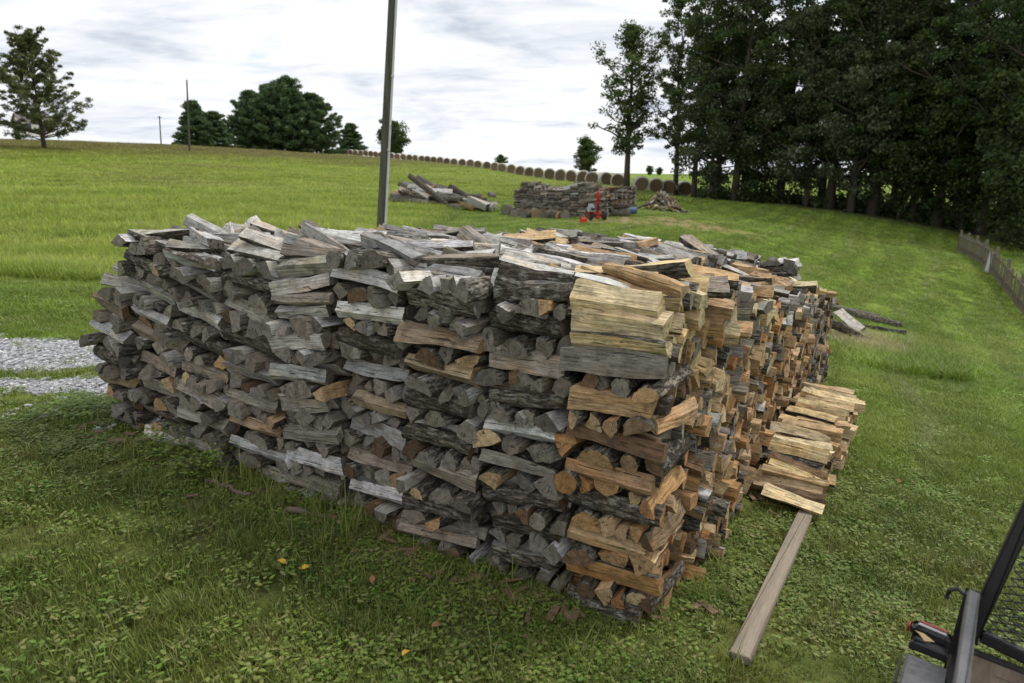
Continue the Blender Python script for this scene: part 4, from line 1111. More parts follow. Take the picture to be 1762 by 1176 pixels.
def woods():
    kinds = [tree_meshes('tall_a', 1, 22, .30, .16, 4.6, 34, 105, .15, M_LEAF_D, .72, dens=5, lean=.5, skirt=.6),
             tree_meshes('tall_b', 2, 21, .26, .20, 4.2, 30, 90, .15, M_LEAF_M, .64, dens=5, lean=.6),
             tree_meshes('tall_c', 3, 23, .33, .12, 5.2, 38, 110, .15, M_LEAF_D, .78, dens=5, lean=.4, skirt=1.0),
             tree_meshes('tall_d', 4, 13, .20, .10, 3.9, 40, 150, .14, M_LEAF_S, .85, dens=5, lean=.8, skirt=.8),
             tree_meshes('tall_e', 6, 8, .10, .03, 2.6, 34, 110, .14, M_LEAF_D, .85, dens=4, lean=1.0, skirt=.6)]
    names = ['broadleaf_tree']*5
    # front edge, left to right
    front = [(1160, 60, 1, .84, 'airy tree whose crown reaches over the last hay bales'),
             (1192, 55, 1, .86, 'leafy tree at the left edge of woods with sky showing through'),
             (1222, 54, 3, .95, 'slim tree behind the rightmost hay bale'),
             (1262, 53, 0, .95, 'tall dark tree at the left corner of the woods'),
             (1312, 52, 4, 1.0, 'low bushy tree between the first tall trunks of the woods'),
             (1340, 52, 1, 1.02, 'tall tree with forked bare limbs high against the sky'),
             (1385, 50, 3, 1.0, 'silvery leaved tree hanging over the lawn, left one'),
             (1425, 49, 0, 1.0, 'dark tree behind the silvery drooping boughs'),
             (1462, 47, 3, 1.08, 'silvery leaved tree in the middle of the woods edge'),
             (1500, 47, 2, .98, 'broad dark tree right of the silvery middle tree'),
             (1545, 46, 4, 1.1, 'low bushy tree in front of the broad dark one'),
             (1570, 46, 1, 1.0, 'tall tree with glimpses of sky left and right of it'),
             (1612, 45, 2, .95, 'broad dark tree just left of the fence end'),
             (1655, 44, 4, 1.15, 'low bushy tree right behind the far fence end'),
             (1690, 43, 1, 1.0, 'tall tree beyond the fence with airy upper limbs'),
             (1735, 42, 0, .95, 'dark tall tree cut by the right edge of the picture'),
             (1775, 38, 4, 1.2, 'bushy low tree at the right edge above the fence')]
    rr = random.Random(21)
    for k, (px, d, kd, sc, lab) in enumerate(front):
        x = (px-881)/FPX*(d*math.cos(T_)+.8); put_tree('broadleaf_tree', kinds[kd], (x, d, gz(x, d)-.1), rr.uniform(0, 6.28), sc, lab, 'trees along the front edge of the woods')
    k = 0
    for (px, d) in [(1222, 61), (1278, 60), (1335, 58), (1410, 57), (1470, 55), (1530, 54), (1590, 53), (1650, 52), (1720, 51), (1780, 48), (1830, 45),
                    (1505, 63), (1640, 61), (1860, 54), (1900, 46)]:
        d += rr.uniform(-1.5, 1.5); px += rr.uniform(-10, 10); x = (px-881)/FPX*(d*math.cos(T_)+.8); kd = rr.choice([0, 1, 2, 2, 0])
        put_tree('broadleaf_tree', kinds[kd], (x, d, gz(x, d)-.1), rr.uniform(0, 6.28), rr.uniform(.9, 1.1), 'tall dark leafy tree deep inside the shady woods', 'tall trees deep inside the woods')
        k += 1
    # undergrowth
    rs = np.random.RandomState(5); cen = []; rad = []
    for k in range(420):
        px = rs.uniform(1205, 1800); d = rs.uniform(0, 13)+np.interp(px, [1200, 1780], [53.5, 42]); x = (px-881)/FPX*(d*.969+.8)
        r_ = rs.uniform(.4, 1.2); cen.append((x, d, gz(x, d)+r_*.4)); rad.append((r_, r_, r_*.8))
    Vt, Q = leaf_cloud(rs, np.array(cen), np.array(rad), 60, .2)
    o = link('undergrowth', mesh_np('undergrowth', Vt, Q, None, [M_LEAF_D])); tag(o, 'dark undergrowth of brush at the foot of the woods', 'undergrowth', kind='stuff')
    # lone tree left of the woods
    m = tree_meshes('lone', 9, 13.2, .27, .24, 3.0, 46, 60, .13, M_LEAF_M, .60, dens=5, lean=.3)
    x = (1077-881)/FPX*(58*math.cos(T_)+.6)
    put_tree('broadleaf_tree', m, (x, 58, gz(x, 58)-.1), 1.0, 1.0, 'lone tall narrow tree with bare lower trunk beside the hay bales', None)
    # small round tree on the horizon
    m = tree_meshes('small', 12, 7.6, .20, .22, 2.5, 34, 90, .2, M_LEAF_M, .85, dens=4)
    x = (1008-881)/FPX*(130*math.cos(T_)); put_tree('broadleaf_tree', m, (x, 130, gz(x, 130)-.9), 0, .98, 'small round tree alone on the horizon left of the lone tall tree', None)
    m2 = tree_meshes('maple', 14, 8.5, .2, .12, 3.6, 36, 90, .3, M_LEAF_M, 1.3, dens=4)
    x = (672-881)/FPX*(175*math.cos(T_)-1); put_tree('broadleaf_tree', m2, (x, 178, gz(x, 178)-.5), 0, 1.08, 'round light green tree on the crest right behind the utility pole', None)
    # far hedge line trees right of the small tree
    fars = [(1118, 205, .32, 'tiny distant tree left of the gap beyond the bales'), (1135, 210, .28, 'tiny distant bush in the gap beyond the bales'), (862, 150, .34, 'small pale green bush behind the hay bale row')]
    for px, d, s, lab in fars:
        x = (px-881)/FPX*(d*math.cos(T_)); put_tree('bush', m2, (x, d, gz(x, d)-.2), px, s, lab, None, 'bush')
woods()

def pine_meshes(seed, H, rbase, lo, nwh, leaf, mat_, per, dense=True, droop=.0, shape='cone', clump=.7):
    rs = np.random.RandomState(seed); rr = random.Random(seed); mb = MB()
    pts = [Vector((rr.gauss(0, .01)*H*k/8, rr.gauss(0, .01)*H*k/8, H*k/8-.3*(k == 0))) for k in range(9)]
    mb.tube(pts, [.028*H*(1-.95*k/8)*.8 for k in range(9)], 9)
    cen, rad = [], []
    for w in range(nwh):
        t = lo+(1-lo)*(w+rr.random()*.6)/nwh; st = pts[0].lerp(pts[-1], t); st = Vector((st.x, st.y, H*t))
        if shape == 'cone': L0 = rbase*(1-t)**.62+.25
        else:
            u = (t-lo)/(1-lo); L0 = rbase*max(.10, max(0, 1-(abs(u-.2)/.8)**1.6)**.85)
        nb = 7 if dense else 5
        for b in range(nb):
            az = w*1.1+b*2*math.pi/nb+rr.uniform(-.35, .35); L = L0*rr.uniform(.55, 1.2); el = (.12+t*.75) if not dense else (-.12+t*.95)
            d = Vector((math.cos(az)*math.cos(el), math.sin(az)*math.cos(el), math.sin(el)))
            q = []; cur = st.copy(); cur.z += rr.gauss(0, .026)*H
            for s in range(5):
                q.append(cur.copy()); cur = cur+d*L/4; d = (d+Vector((0, 0, .09))).normalized()
            mb.tube(q, [.006*H*(1-t*.6)*(1-.8*s/4)+.012 for s in range(5)], 5, False)
            for s in range(5):
                u = .22+.78*(s+.7)/5 if not dense else .3+.7*(s+.7)/5; u = min(1, u); i2 = min(3, int(u*4-.001)); p = q[i2].lerp(q[i2+1], u*4-i2)
                side = Vector((-math.sin(az), math.cos(az), 0))*rr.gauss(0, .14)*L
                cen.append(tuple(p+side+Vector((0, 0, .05)))); rc = clump*rr.uniform(.6, 1.2)*(1 if dense else 1.15-.6*t); rad.append((rc, rc, rc*(.6 if dense else .5)))
                if not dense: mb.tube([q[i2], p+side], [.02, .01], 4, False)
    tr = mesh_np('pine_trunk', np.concatenate(mb.v), np.concatenate(mb.q), np.concatenate(mb.t), [M_TRUNK], smooth=True)
    Vt, Q = leaf_cloud(rs, np.array(cen), np.array(rad), per, leaf, aspect=4.0, up=.3)
    return tr, mesh_np('pine_crown', Vt, Q, None, [mat_])
def pines():
    m = pine_meshes(31, 12.2, 7.6, .10, 18, .11, M_NEEDLE2, 60, dense=False, clump=.58)
    x = (74-881)/FPX*(82*math.cos(T_)-.8); put_tree('pine_tree', m, (x, 82, gz(x, 82)-.1), .4, .98, 'sparse old pine with open branches standing at the far left', None)
    big = pine_meshes(33, 14.0, 7.2, .03, 17, .20, M_NEEDLE, 85, shape='dome', clump=.82)
    sm = pine_meshes(35, 12.0, 4.6, .03, 15, .17, M_NEEDLE, 80, clump=.85)
    spec = [(438, 150, big, .88, .82, 'dark round pine at the left side of the big pine clump'), (498, 150, big, 1.06, 1.02, 'tallest dark pine in the middle of the big clump'),
            (545, 152, big, .84, .84, 'dark round pine at the right side of the big clump'), (468, 156, big, .95, .95, 'dark pine hidden at the back of the big clump'),
            (338, 135, sm, .86, .80, 'bushy pine just left of the far pole, left of the big clump'), (372, 138, sm, .80, .70, 'bushy pine just right of the thin far pole'),
            (605, 185, sm, .88, .74, 'small conical pine right of the big pine clump')]
    for px, d, ms, sc, sz, lab in spec:
        x = (px-881)/FPX*(d*math.cos(T_)-1); put_tree('pine_tree', ms, (x, d, gz(x, d)-.2), px, sc, lab, 'dark pines on the crest' if ms is big else None, szc=sz*sc if ms is not big else sz)
pines()

# ------------------------------------------------------------------ poles, house
def pole(px, d, H, r0, r1, lean, label, conduit=False, arm=False, zbase=None):
    x = (px-881)/FPX*(d*math.cos(T_)+.3); g = gz(x, d) if zbase is None else zbase
    root = empty('utility_pole', (x, d, g)); tag(root, label, 'utility pole')
    mb = MB(); N = 14; mb.tube([(lean*H*k/N, 0, -.2*(k == 0)+H*k/N) for k in range(N+1)], [r0+(r1-r0)*k/N for k in range(N+1)], 18); mb.build('pole_shaft', M_POLE, root, True)
    if conduit:
        mb = MB(); mb.tube([((r0+(r1-r0)*k/N)*.95+lean*H*k/N, -(r0+(r1-r0)*k/N)*.6, H*k/N) for k in range(N+1)], .026, 10); mb.build('conduit', M_GREYM, root, True)
        for z in (1.0, 2.6, 4.1):
            mb = MB(); mb.bar((r0*.6+lean*z, -r0*.95, z), (r0*1.2+lean*z, -r0*.8, z), .02, .04); mb.build('strap', M_GREYM, root)
        mb = MB(); mb.tube([(r0*.9+lean*3.2, -.05, 3.2), (r0*1.4+lean*3.2, -.08, 3.0), (r0*1.2+lean*3, -.06, 2.7)], .008, 6); mb.build('cable_loop', M_BLACK, root)
    if arm:
        mb = MB(); mb.bar((lean*H-.5, 0, H-.3), (lean*H+.5, 0, H-.3), .09, .11); mb.build('crossarm', M_POLE, root)
    return root
pole(649, 15.5, 9.5, .106, .08, .098, 'tall weathered utility pole with grey conduit rising behind the pile', True)
pole(331, 100, 9.6, .15, .09, .075, 'thin far pole standing before the left pines')
pole(283, 160, 7.0, .15, .12, .06, 'short leaning distant pole left of the pines', arm=True)
# power lines from the far poles
def house():
    x, d = (62-881)/FPX*(125*math.cos(T_)-1), 125; g = gz(x, d); print('house ground', g); root = empty('house', (x, d, max(g+1.0, 6.9)), R(50)); tag(root, 'small white gabled house half hidden behind the sparse pine', 'house')
    wh = plain('white_siding', (.78, .78, .76), .7, .06, 2); rf = plain('grey_shingles', (.16, .14, .135), .9, .2, 6); wn = plain('window_glass', (.03, .035, .04), .15, .2, 3, spec=.6)
    W, D, H, RZ = 4.6, 4.2, 2.5, 1.2
    mb = MB(); mb.box((0, 0, H/2), (W, D, H)); mb.add([(-W/2, -D/2, H), (-W/2, D/2, H), (-W/2, 0, H+RZ), (W/2, -D/2, H), (W/2, D/2, H), (W/2, 0, H+RZ)], [], [(0, 1, 2), (3, 5, 4)]); mb.build('wall', wh, root)
    roof = None
    for s in (-1, 1):
        mb = MB(); e = .35; y0, z0 = s*(D/2+e), H-e*RZ/(D/2); th = .14
        P = [(-W/2-e, y0, z0), (W/2+e, y0, z0), (W/2+e, 0, H+RZ), (-W/2-e, 0, H+RZ)]; P = P if s < 0 else P[::-1]
        mb.hexa(np.array([(a, b, c+.004) for a, b, c in P]+[(a, b, c+th) for a, b, c in P])); roof = mb.build('roof', rf, root)
    for xx in (-1.3, 1.3):
        mb = MB(); mb.box((xx, -D/2-.02, 1.6), (1.0, .08, 1.2)); fr = mb.build('window', wh, root)
        mb = MB(); mb.box((xx, -D/2-.07, 1.6), (.8, .04, 1.0)); mb.build('pane', wn, fr)
    mb = MB(); mb.box((-W/2-.05, 0, 1.05), (.08, 1, 2.1)); mb.build('door', rf, root)
    m2 = bpy.data.meshes['maple_crown']; b = empty('shrub', ((38-881)/FPX*(104*.969), 104, gz((38-881)/FPX*(104*.969), 104)-.1)); b.scale = (.19, .19, .17)
    tag(b, 'dark rounded shrub in front of the white house', 'shrub'); link('trunk', bpy.data.meshes['maple_trunk'], b); o = link('crown', m2, b); o.scale = (1, 1, 1)
house()

# ------------------------------------------------------------------ fence on the right
def fence():
    m = plain('fence_wood', (.17, .145, .11), .9, .45, 10, stretch=(1, 1, .1), bump=.5)
    root = empty('picket_fence', (0, 0, 0)); A = Vector((22.9, 35.2)); B = Vector((15.9, 20.6)); Cc = Vector((13.8, 16.6))
    root.location = (A.x, A.y, gz(A.x, A.y)); tag(root, 'weathered wooden picket fence running down the right side of lawn', 'fence')
    inv = Matrix.Translation(-root.location); rr = random.Random(9)
    mbp = MB(); mbp.hexa(np.array([(-.036, -.012, 0), (.036, -.012, 0), (.036, .012, 0), (-.036, .012, 0), (-.036, -.012, .95), (.036, -.012, .95), (.036, .012, .95), (-.036, .012, .95)]))
    mbp.add([(-.036, -.012, .95), (.036, -.012, .95), (0, -.012, 1.06), (-.036, .012, .95), (.036, .012, .95), (0, .012, 1.06)], [(1, 4, 5, 2), (0, 2, 5, 3)], [(0, 1, 2), (3, 5, 4)])
    pm = mesh_np('picket', np.concatenate(mbp.v), np.concatenate(mbp.q), np.concatenate(mbp.t), [m])
    for (P, Q) in ((A, B), (B, Cc)):
        L = (Q-P).length; d = (Q-P).normalized(); n = int(L/.175); az = math.atan2(d.y, d.x)
        for k in range(n):
            p = P+d*(k*.175); o = link('picket', pm, root); o.matrix_parent_inverse = inv
            o.location = (p.x, p.y, gz(p.x, p.y)+.03+rr.gauss(0, .015)); o.rotation_euler = (rr.gauss(0, .03), rr.gauss(0, .02), az)
            o.scale = (1, 1, rr.uniform(.80, .95))
        npost = int(L/2.4)+1
        for k in range(npost+1):
            p = P+d*min(L, k*2.4); nx = Vector((-d.y, d.x)); p2 = p+nx*.075 if nx.x > 0 else p-nx*.075
            g = gz(p2.x, p2.y); mb = MB(); mb.tube([(p2.x, p2.y, g-.2), (p2.x, p2.y, g+1.12)], .055, 8); o = mb.build('post', m, root); o.matrix_parent_inverse = inv
        for h in (.3, .78):
            mb = MB(); ns = npost
            for k in range(ns):
                a = P+d*min(L, k*2.4); b = P+d*min(L, (k+1)*2.4); off = Vector((-d.y, d.x))*.03; off = off if off.x > 0 else -off
                if (b-a).length < .05: continue
                mb = MB(); mb.bar((a.x+off.x, a.y+off.y, gz(a.x, a.y)+h), (b.x+off.x, b.y+off.y, gz(b.x, b.y)+h), .03, .08); o = mb.build('rail', m, root); o.matrix_parent_inverse = inv
    # pale steel drum leaning by the fence bend
    g = by_ray(1699, 470); mb = MB(); mb.tube([(0, 0, 0), (.05, 0, .4), (.1, 0, .82)], .12, 14); mb.build('gate_post', plain('galvanised', (.5, .52, .56), .4, .2, 8, metal=.6)).location = (g.x, g.y, g.z)
    tag(bpy.data.objects['gate_post'], 'pale grey metal post leaning against the fence bend', 'metal post')
fence()

# ------------------------------------------------------------------ utility trailer, lower right
def trailer():
    dirv = Vector((.60, .80, 0)).normalized(); side = Vector((.80, -.60, 0))
    O = Vector((1.395, 1.815, .655))          # left rear corner of the deck, on top; it stands level with the sloping ground
    nz_ = Vector((.104, .041, 1)).normalized(); dirv = (dirv-nz_*dirv.dot(nz_)).normalized(); side = dirv.cross(nz_)
    M = Matrix((side, dirv, nz_)).transposed().to_4x4(); M.translation = O
    root = empty('utility_trailer'); root.matrix_world = M
    tag(root, 'black utility trailer with mesh ramp gate in the lower right corner', 'trailer')
    def B(name, mb, m, par=None, sm=False): return mb.build(name, m, par or root, sm)
    worn = plain('worn_black_paint', (.10, .10, .105), .34, .5, 9, bump=.25, spec=.6)
    deck = plain('deck_plank', (.13, .10, .072), .9, .55, 16, stretch=(1, .12, 1), bump=.6)
    # side rail (square tube) and corner post
    mb = MB(); mb.bar((-.01, -2.2, .18), (-.01, -.0, .18), .042, .042, bevel=.005); B('side_rail', mb, worn)
    mb = MB(); mb.box((-.01, .0, .03), (.044, .05, .33), None, .005); B('corner_post', mb, M_BLACK)
    mb = MB(); mb.box((-.01, -1.5, -.06), (.05, 3.0, .10), None, .005); B('side_frame', mb, M_BLACK)
    mb = MB(); mb.box((.85, .02, -.06), (1.75, .05, .12), None, .005); B('rear_frame', mb, M_BLACK)
    mb = MB(); mb.tube([(-.02, .0, .17), (-.05, .01, .185), (-.07, .01, .17), (-.072, .01, .14)], .007, 8); B('latch_hook', mb, M_BLACK)
    for k in range(9):
        mb = MB(); mb.box((.10+k*.185, -1.5, -.016), (.178, 3.0, .035), None, .004); B('plank', mb, deck)
    # fender with rounded end
    mb = MB(); P = []; prof = [(-1.3, .05), (-.36, .05), (-.24, .04), (-.19, .015), (-.165, -.03), (-.155, -.14)]
    for (y, z) in prof:
        for x, dz in ((-.135, -.03), (-.135, 0), (-.128, .006), (-.034, .006), (-.034, -.012), (-.128, -.012)):
            P.append((x, y, z+dz))
    n = 6; Q = [(i*n+j, i*n+(j+1) % n, (i+1)*n+(j+1) % n, (i+1)*n+j) for i in range(len(prof)-1) for j in range(n)]
    mb.add(P, Q, [(0, 2, 1), (0, 3, 2), (0, 4, 3), (0, 5, 4)]); B('fender', mb, worn)
    mb = MB(); mb.box((-.145, -.30, -.05), (.006, .16, .15)); B('mud_flap', mb, M_RUBBER)
    # tail light on its bracket
    Rz = Matrix.Rotation(R(-4), 3, 'Z')
    lb = MB(); lb.box((-.088, -.125, .075), (.105, .055, .036), Rz, .009); tl = B('tail_light', lb, M_BLACK)
    red = plain('red_lens', (.25, .03, .03), .2, .2, 20, spec=.6); wh = plain('white_lens', (.36, .35, .35), .3, .15, 20, spec=.5)
    mb = MB(); mb.box((-.086, -.113, .0945), (.076, .015, .004), Rz, .0015); B('red_lens', mb, red, tl)
    mb = MB(); mb.box((-.088, -.132, .0945), (.076, .015, .004), Rz, .0015); B('white_lens', mb, wh, tl)
    mb = MB(); mb.box((-.146, -.128, .075), (.008, .036, .024), Rz, .003); B('side_marker', mb, red, tl)
    mb = MB(); mb.box((-.085, -.165, .05), (.10, .06, .03), None, .005); B('light_bracket', mb, M_BLACK)
    mb = MB(); mb.add([(-.13, -.155, .082), (-.105, -.160, .085), (-.075, -.175, .080), (-.10, -.185, .076), (-.12, -.175, .088)], [], [(0, 1, 4), (1, 3, 4), (1, 2, 3)])
    o = mb.build('dead_leaf', plain('dead_leaf', (.33, .24, .13), .8, .3, 30)); o.matrix_world = M.copy(); tag(o, 'dry brown leaf lying on the fender by the tail light', 'leaf')
    # ramp gate, tilted outwards
    gt = empty('ramp_gate', (0, .07, .02)); gt.parent = root; gt.rotation_euler = (R(-3), R(7.5), 0); gt['label'] = 'upright ramp gate of black expanded metal mesh'
    H, W = 1.0, 1.66
    for x in (.012, .012+W):
        mb = MB(); mb.bar((x, 0, -.01), (x, 0, H), .052, .05, (0, 1, 0), .005); mb.build('gate_stile', M_BLACK, gt)
    for z in (.02, H-.02, H*.55):
        mb = MB(); mb.bar((.035, 0, z), (-.01+W, 0, z), .035, .035, bevel=.004); mb.build('gate_bar', M_BLACK, gt)
    mb = MB(); cw, chh = .062, .026; th = .0016
    nx, nz = int((W-.06)/cw), int((H-.06)/chh)
    for i in range(nx):
        for j in range(nz):
            x0, z0 = .045+i*cw, .03+j*chh
            for (a, b) in (((x0, z0+chh/2), (x0+cw/2, z0+chh)), ((x0+cw/2, z0+chh), (x0+cw, z0+chh/2)), ((x0, z0+chh/2), (x0+cw/2, z0)), ((x0+cw/2, z0), (x0+cw, z0+chh/2))):
                A_, B_ = Vector((a[0], .018, a[1])), Vector((b[0], .018, b[1])); d = (B_-A_).normalized(); nn = Vector((-d.z, 0, d.x))*th; y = Vector((0, .0025, 0))
                mb.add([tuple(A_-nn-y), tuple(A_+nn-y), tuple(B_+nn-y), tuple(B_-nn-y), tuple(A_-nn+y), tuple(A_+nn+y), tuple(B_+nn+y), tuple(B_-nn+y)], [(0, 3, 2, 1), (4, 5, 6, 7), (1, 2, 6, 5), (0, 4, 7, 3)])
    o = mb.build('gate_mesh', M_BLACK, gt); o['kind'] = 'stuff'
    mb = MB(); mb.tube([(.03, 0, .10), (-.03, 0, .10)], .012, 8); mb.build('hinge_pin', M_BLACK, gt)
    # wheel under the fender, out of sight from here but there
    w = empty('wheel', (-.09, -.98, -.32)); w.parent = root
    mb = MB(); mb.cyl((0, 0, 0), (1, 0, 0), .27, .10, 28); mb.build('tyre', M_RUBBER, w)
    mb = MB(); mb.cyl((0, 0, 0), (1, 0, 0), .16, .105, 18); mb.build('rim', M_GREYM, w)
    # twigs and dirt on the deck
    rr = random.Random(6); mb = MB()
    for k in range(60):
        x, y = rr.uniform(.05, 1.4), rr.uniform(-.9, -.02); a = rr.uniform(0, 6.28); L = rr.uniform(.02, .12); d = Vector((math.cos(a), math.sin(a), 0))*L
        mb.tube([(x, y, .006), (x+d.x, y+d.y, .008+rr.uniform(0, .01))], rr.uniform(.0015, .004), 5)
    o = mb.build('twigs', M_STICK); o.matrix_world = M.copy(); tag(o, 'dry twigs and chips scattered over the trailer deck', 'twigs', kind='stuff')
trailer()

# ------------------------------------------------------------------ ground cover
M_BLADE = blade_material('grass_blade', (1.0, 1.0, 1.0), 1.22, .35)
M_WEED = blade_material('weed_leaf', (.92, 1.08, .95), 1.22, .3)
def tuft_mesh(name, seed, n, spread, hlo, hhi, w, m, flop=.5):
    rs = np.random.RandomState(seed); Vt, Q, Tt = [], [], []
    for k in range(n):
        a = rs.uniform(0, 6.28); r_ = spread*math.sqrt(rs.uniform()); bx, by = math.cos(a)*r_, math.sin(a)*r_
        h = rs.uniform(hlo, hhi); az = rs.uniform(0, 6.28); f = rs.uniform(.1, 1)*flop*h; px, py = math.cos(az+1.57)*w/2, math.sin(az+1.57)*w/2
        b = len(Vt); dx, dy = math.cos(az), math.sin(az)
        Vt += [(bx-px, by-py, -.01), (bx+px, by+py, -.01), (bx+dx*f*.35+px*.8, by+dy*f*.35+py*.8, h*.55), (bx+dx*f*.35-px*.8, by+dy*f*.35-py*.8, h*.55), (bx+dx*f, by+dy*f, h*.92)]
        Q.append((b, b+1, b+2, b+3)); Tt.append((b+3, b+2, b+4))
    return mesh_np(name, np.array(Vt), np.array(Q), np.array(Tt), [m], smooth=False)
def weed_mesh(name, seed, n, spread, hlo, hhi, size, m, tri=False):
    rs = np.random.RandomState(seed); Vt, Q, Tt = [], [], []
    def leaf(c, az, tilt, L, w):
        d = np.array([math.cos(az)*math.cos(tilt), math.sin(az)*math.cos(tilt), math.sin(tilt)]); s = np.array([-math.sin(az), math.cos(az), 0.0])
        b = len(Vt); up = np.array([0, 0, -.12*L])
        Vt.extend([c, c+d*L*.35+s*w/2, c+d*L*.8+s*w*.4+up, c+d*L+up*1.6, c+d*L*.8-s*w*.4+up, c+d*L*.35-s*w/2])
        Q.extend([(b, b+1, b+2, b+5), (b+5, b+2, b+3, b+4)])
    for k in range(n):
        a = rs.uniform(0, 6.28); r_ = spread*math.sqrt(rs.uniform()); h = rs.uniform(hlo, hhi); c = np.array([math.cos(a)*r_, math.sin(a)*r_, h]); az = rs.uniform(0, 6.28)
        if tri:
            for j in range(3): leaf(c, az+j*2.09, rs.uniform(-.1, .35), size, size*.85)
        else: leaf(c, az, rs.uniform(-.2, .6), size*rs.uniform(.7, 1.5), size*.55)
    return mesh_np(name, np.array(Vt), np.array(Q), None, [m])
def stone_mesh(name, seed, m):
    rs = np.random.RandomState(seed); mb = MB()
    for k in range(14):
        P = rs.normal(size=(8, 3)); base = np.array([(-1, -1, -1), (1, -1, -1), (1, 1, -1), (-1, 1, -1), (-1, -1, 1), (1, -1, 1), (1, 1, 1), (-1, 1, 1)])*.5
        s = rs.uniform(.010, .024); V_ = (base+P*.16)*s*np.array([1.2, 1, .8]); a = rs.uniform(0, 6.28); c, sn = math.cos(a), math.sin(a)
        V_ = V_ @ np.array([[c, -sn, 0], [sn, c, 0], [0, 0, 1]]).T; V_ += np.array([rs.uniform(-.05, .05), rs.uniform(-.05, .05), .006]); mb.hexa(V_)
    return mesh_np(name, np.concatenate(mb.v), np.concatenate(mb.q), None, [m])

def scatter(name, meshes, P, rz, sc, sz, var, label, cat):
    """points that carry one of the meshes each"""
    lib = bpy.data.collections.new(name+'_kinds')
    for i, me in enumerate(meshes):
        ob = bpy.data.objects.new('%s_kind_%d' % (name, i), me); lib.objects.link(ob)
    n = len(P)
    me = bpy.data.meshes.new(name); me.vertices.add(n); me.vertices.foreach_set('co', np.asarray(P, np.float32).ravel())
    rot = np.zeros((n, 3), np.float32); rot[:, 2] = rz; scl = np.stack([sc, sc, sz], 1)
    for k, ty, arr, key in (('rot', 'FLOAT_VECTOR', rot, 'vector'), ('scl', 'FLOAT_VECTOR', scl, 'vector')):
        a = me.attributes.new(k, ty, 'POINT'); a.data.foreach_set(key, np.asarray(arr, np.float32).ravel())
    a = me.attributes.new('var', 'INT', 'POINT'); a.data.foreach_set('value', np.asarray(var, np.int32))
    ob = link(name, me); tag(ob, label, cat, kind='stuff')
    g = bpy.data.node_groups.new(name+'_scatter', 'GeometryNodeTree')
    g.interface.new_socket('Geometry', in_out='INPUT', socket_type='NodeSocketGeometry'); g.interface.new_socket('Geometry', in_out='OUTPUT', socket_type='NodeSocketGeometry')
    N, L = g.nodes, g.links
    gi, go = N.new('NodeGroupInput'), N.new('NodeGroupOutput'); ip = N.new('GeometryNodeInstanceOnPoints'); ci = N.new('GeometryNodeCollectionInfo')
    ci.inputs['Collection'].default_value = lib; ci.inputs['Separate Children'].default_value = True; ci.inputs['Reset Children'].default_value = True
    def na(nm, ty):
        x = N.new('GeometryNodeInputNamedAttribute'); x.data_type = ty; x.inputs['Name'].default_value = nm; return x.outputs['Attribute']
    L.new(gi.outputs[0], ip.inputs['Points']); L.new(ci.outputs[0], ip.inputs['Instance']); ip.inputs['Pick Instance'].default_value = True
    L.new(na('var', 'INT'), ip.inputs['Instance Index']); L.new(na('rot', 'FLOAT_VECTOR'), ip.inputs['Rotation']); L.new(na('scl', 'FLOAT_VECTOR'), ip.inputs['Scale'])
    L.new(ip.outputs[0], go.inputs[0])
    md = ob.modifiers.new('scatter', 'NODES'); md.node_group = g
    return ob

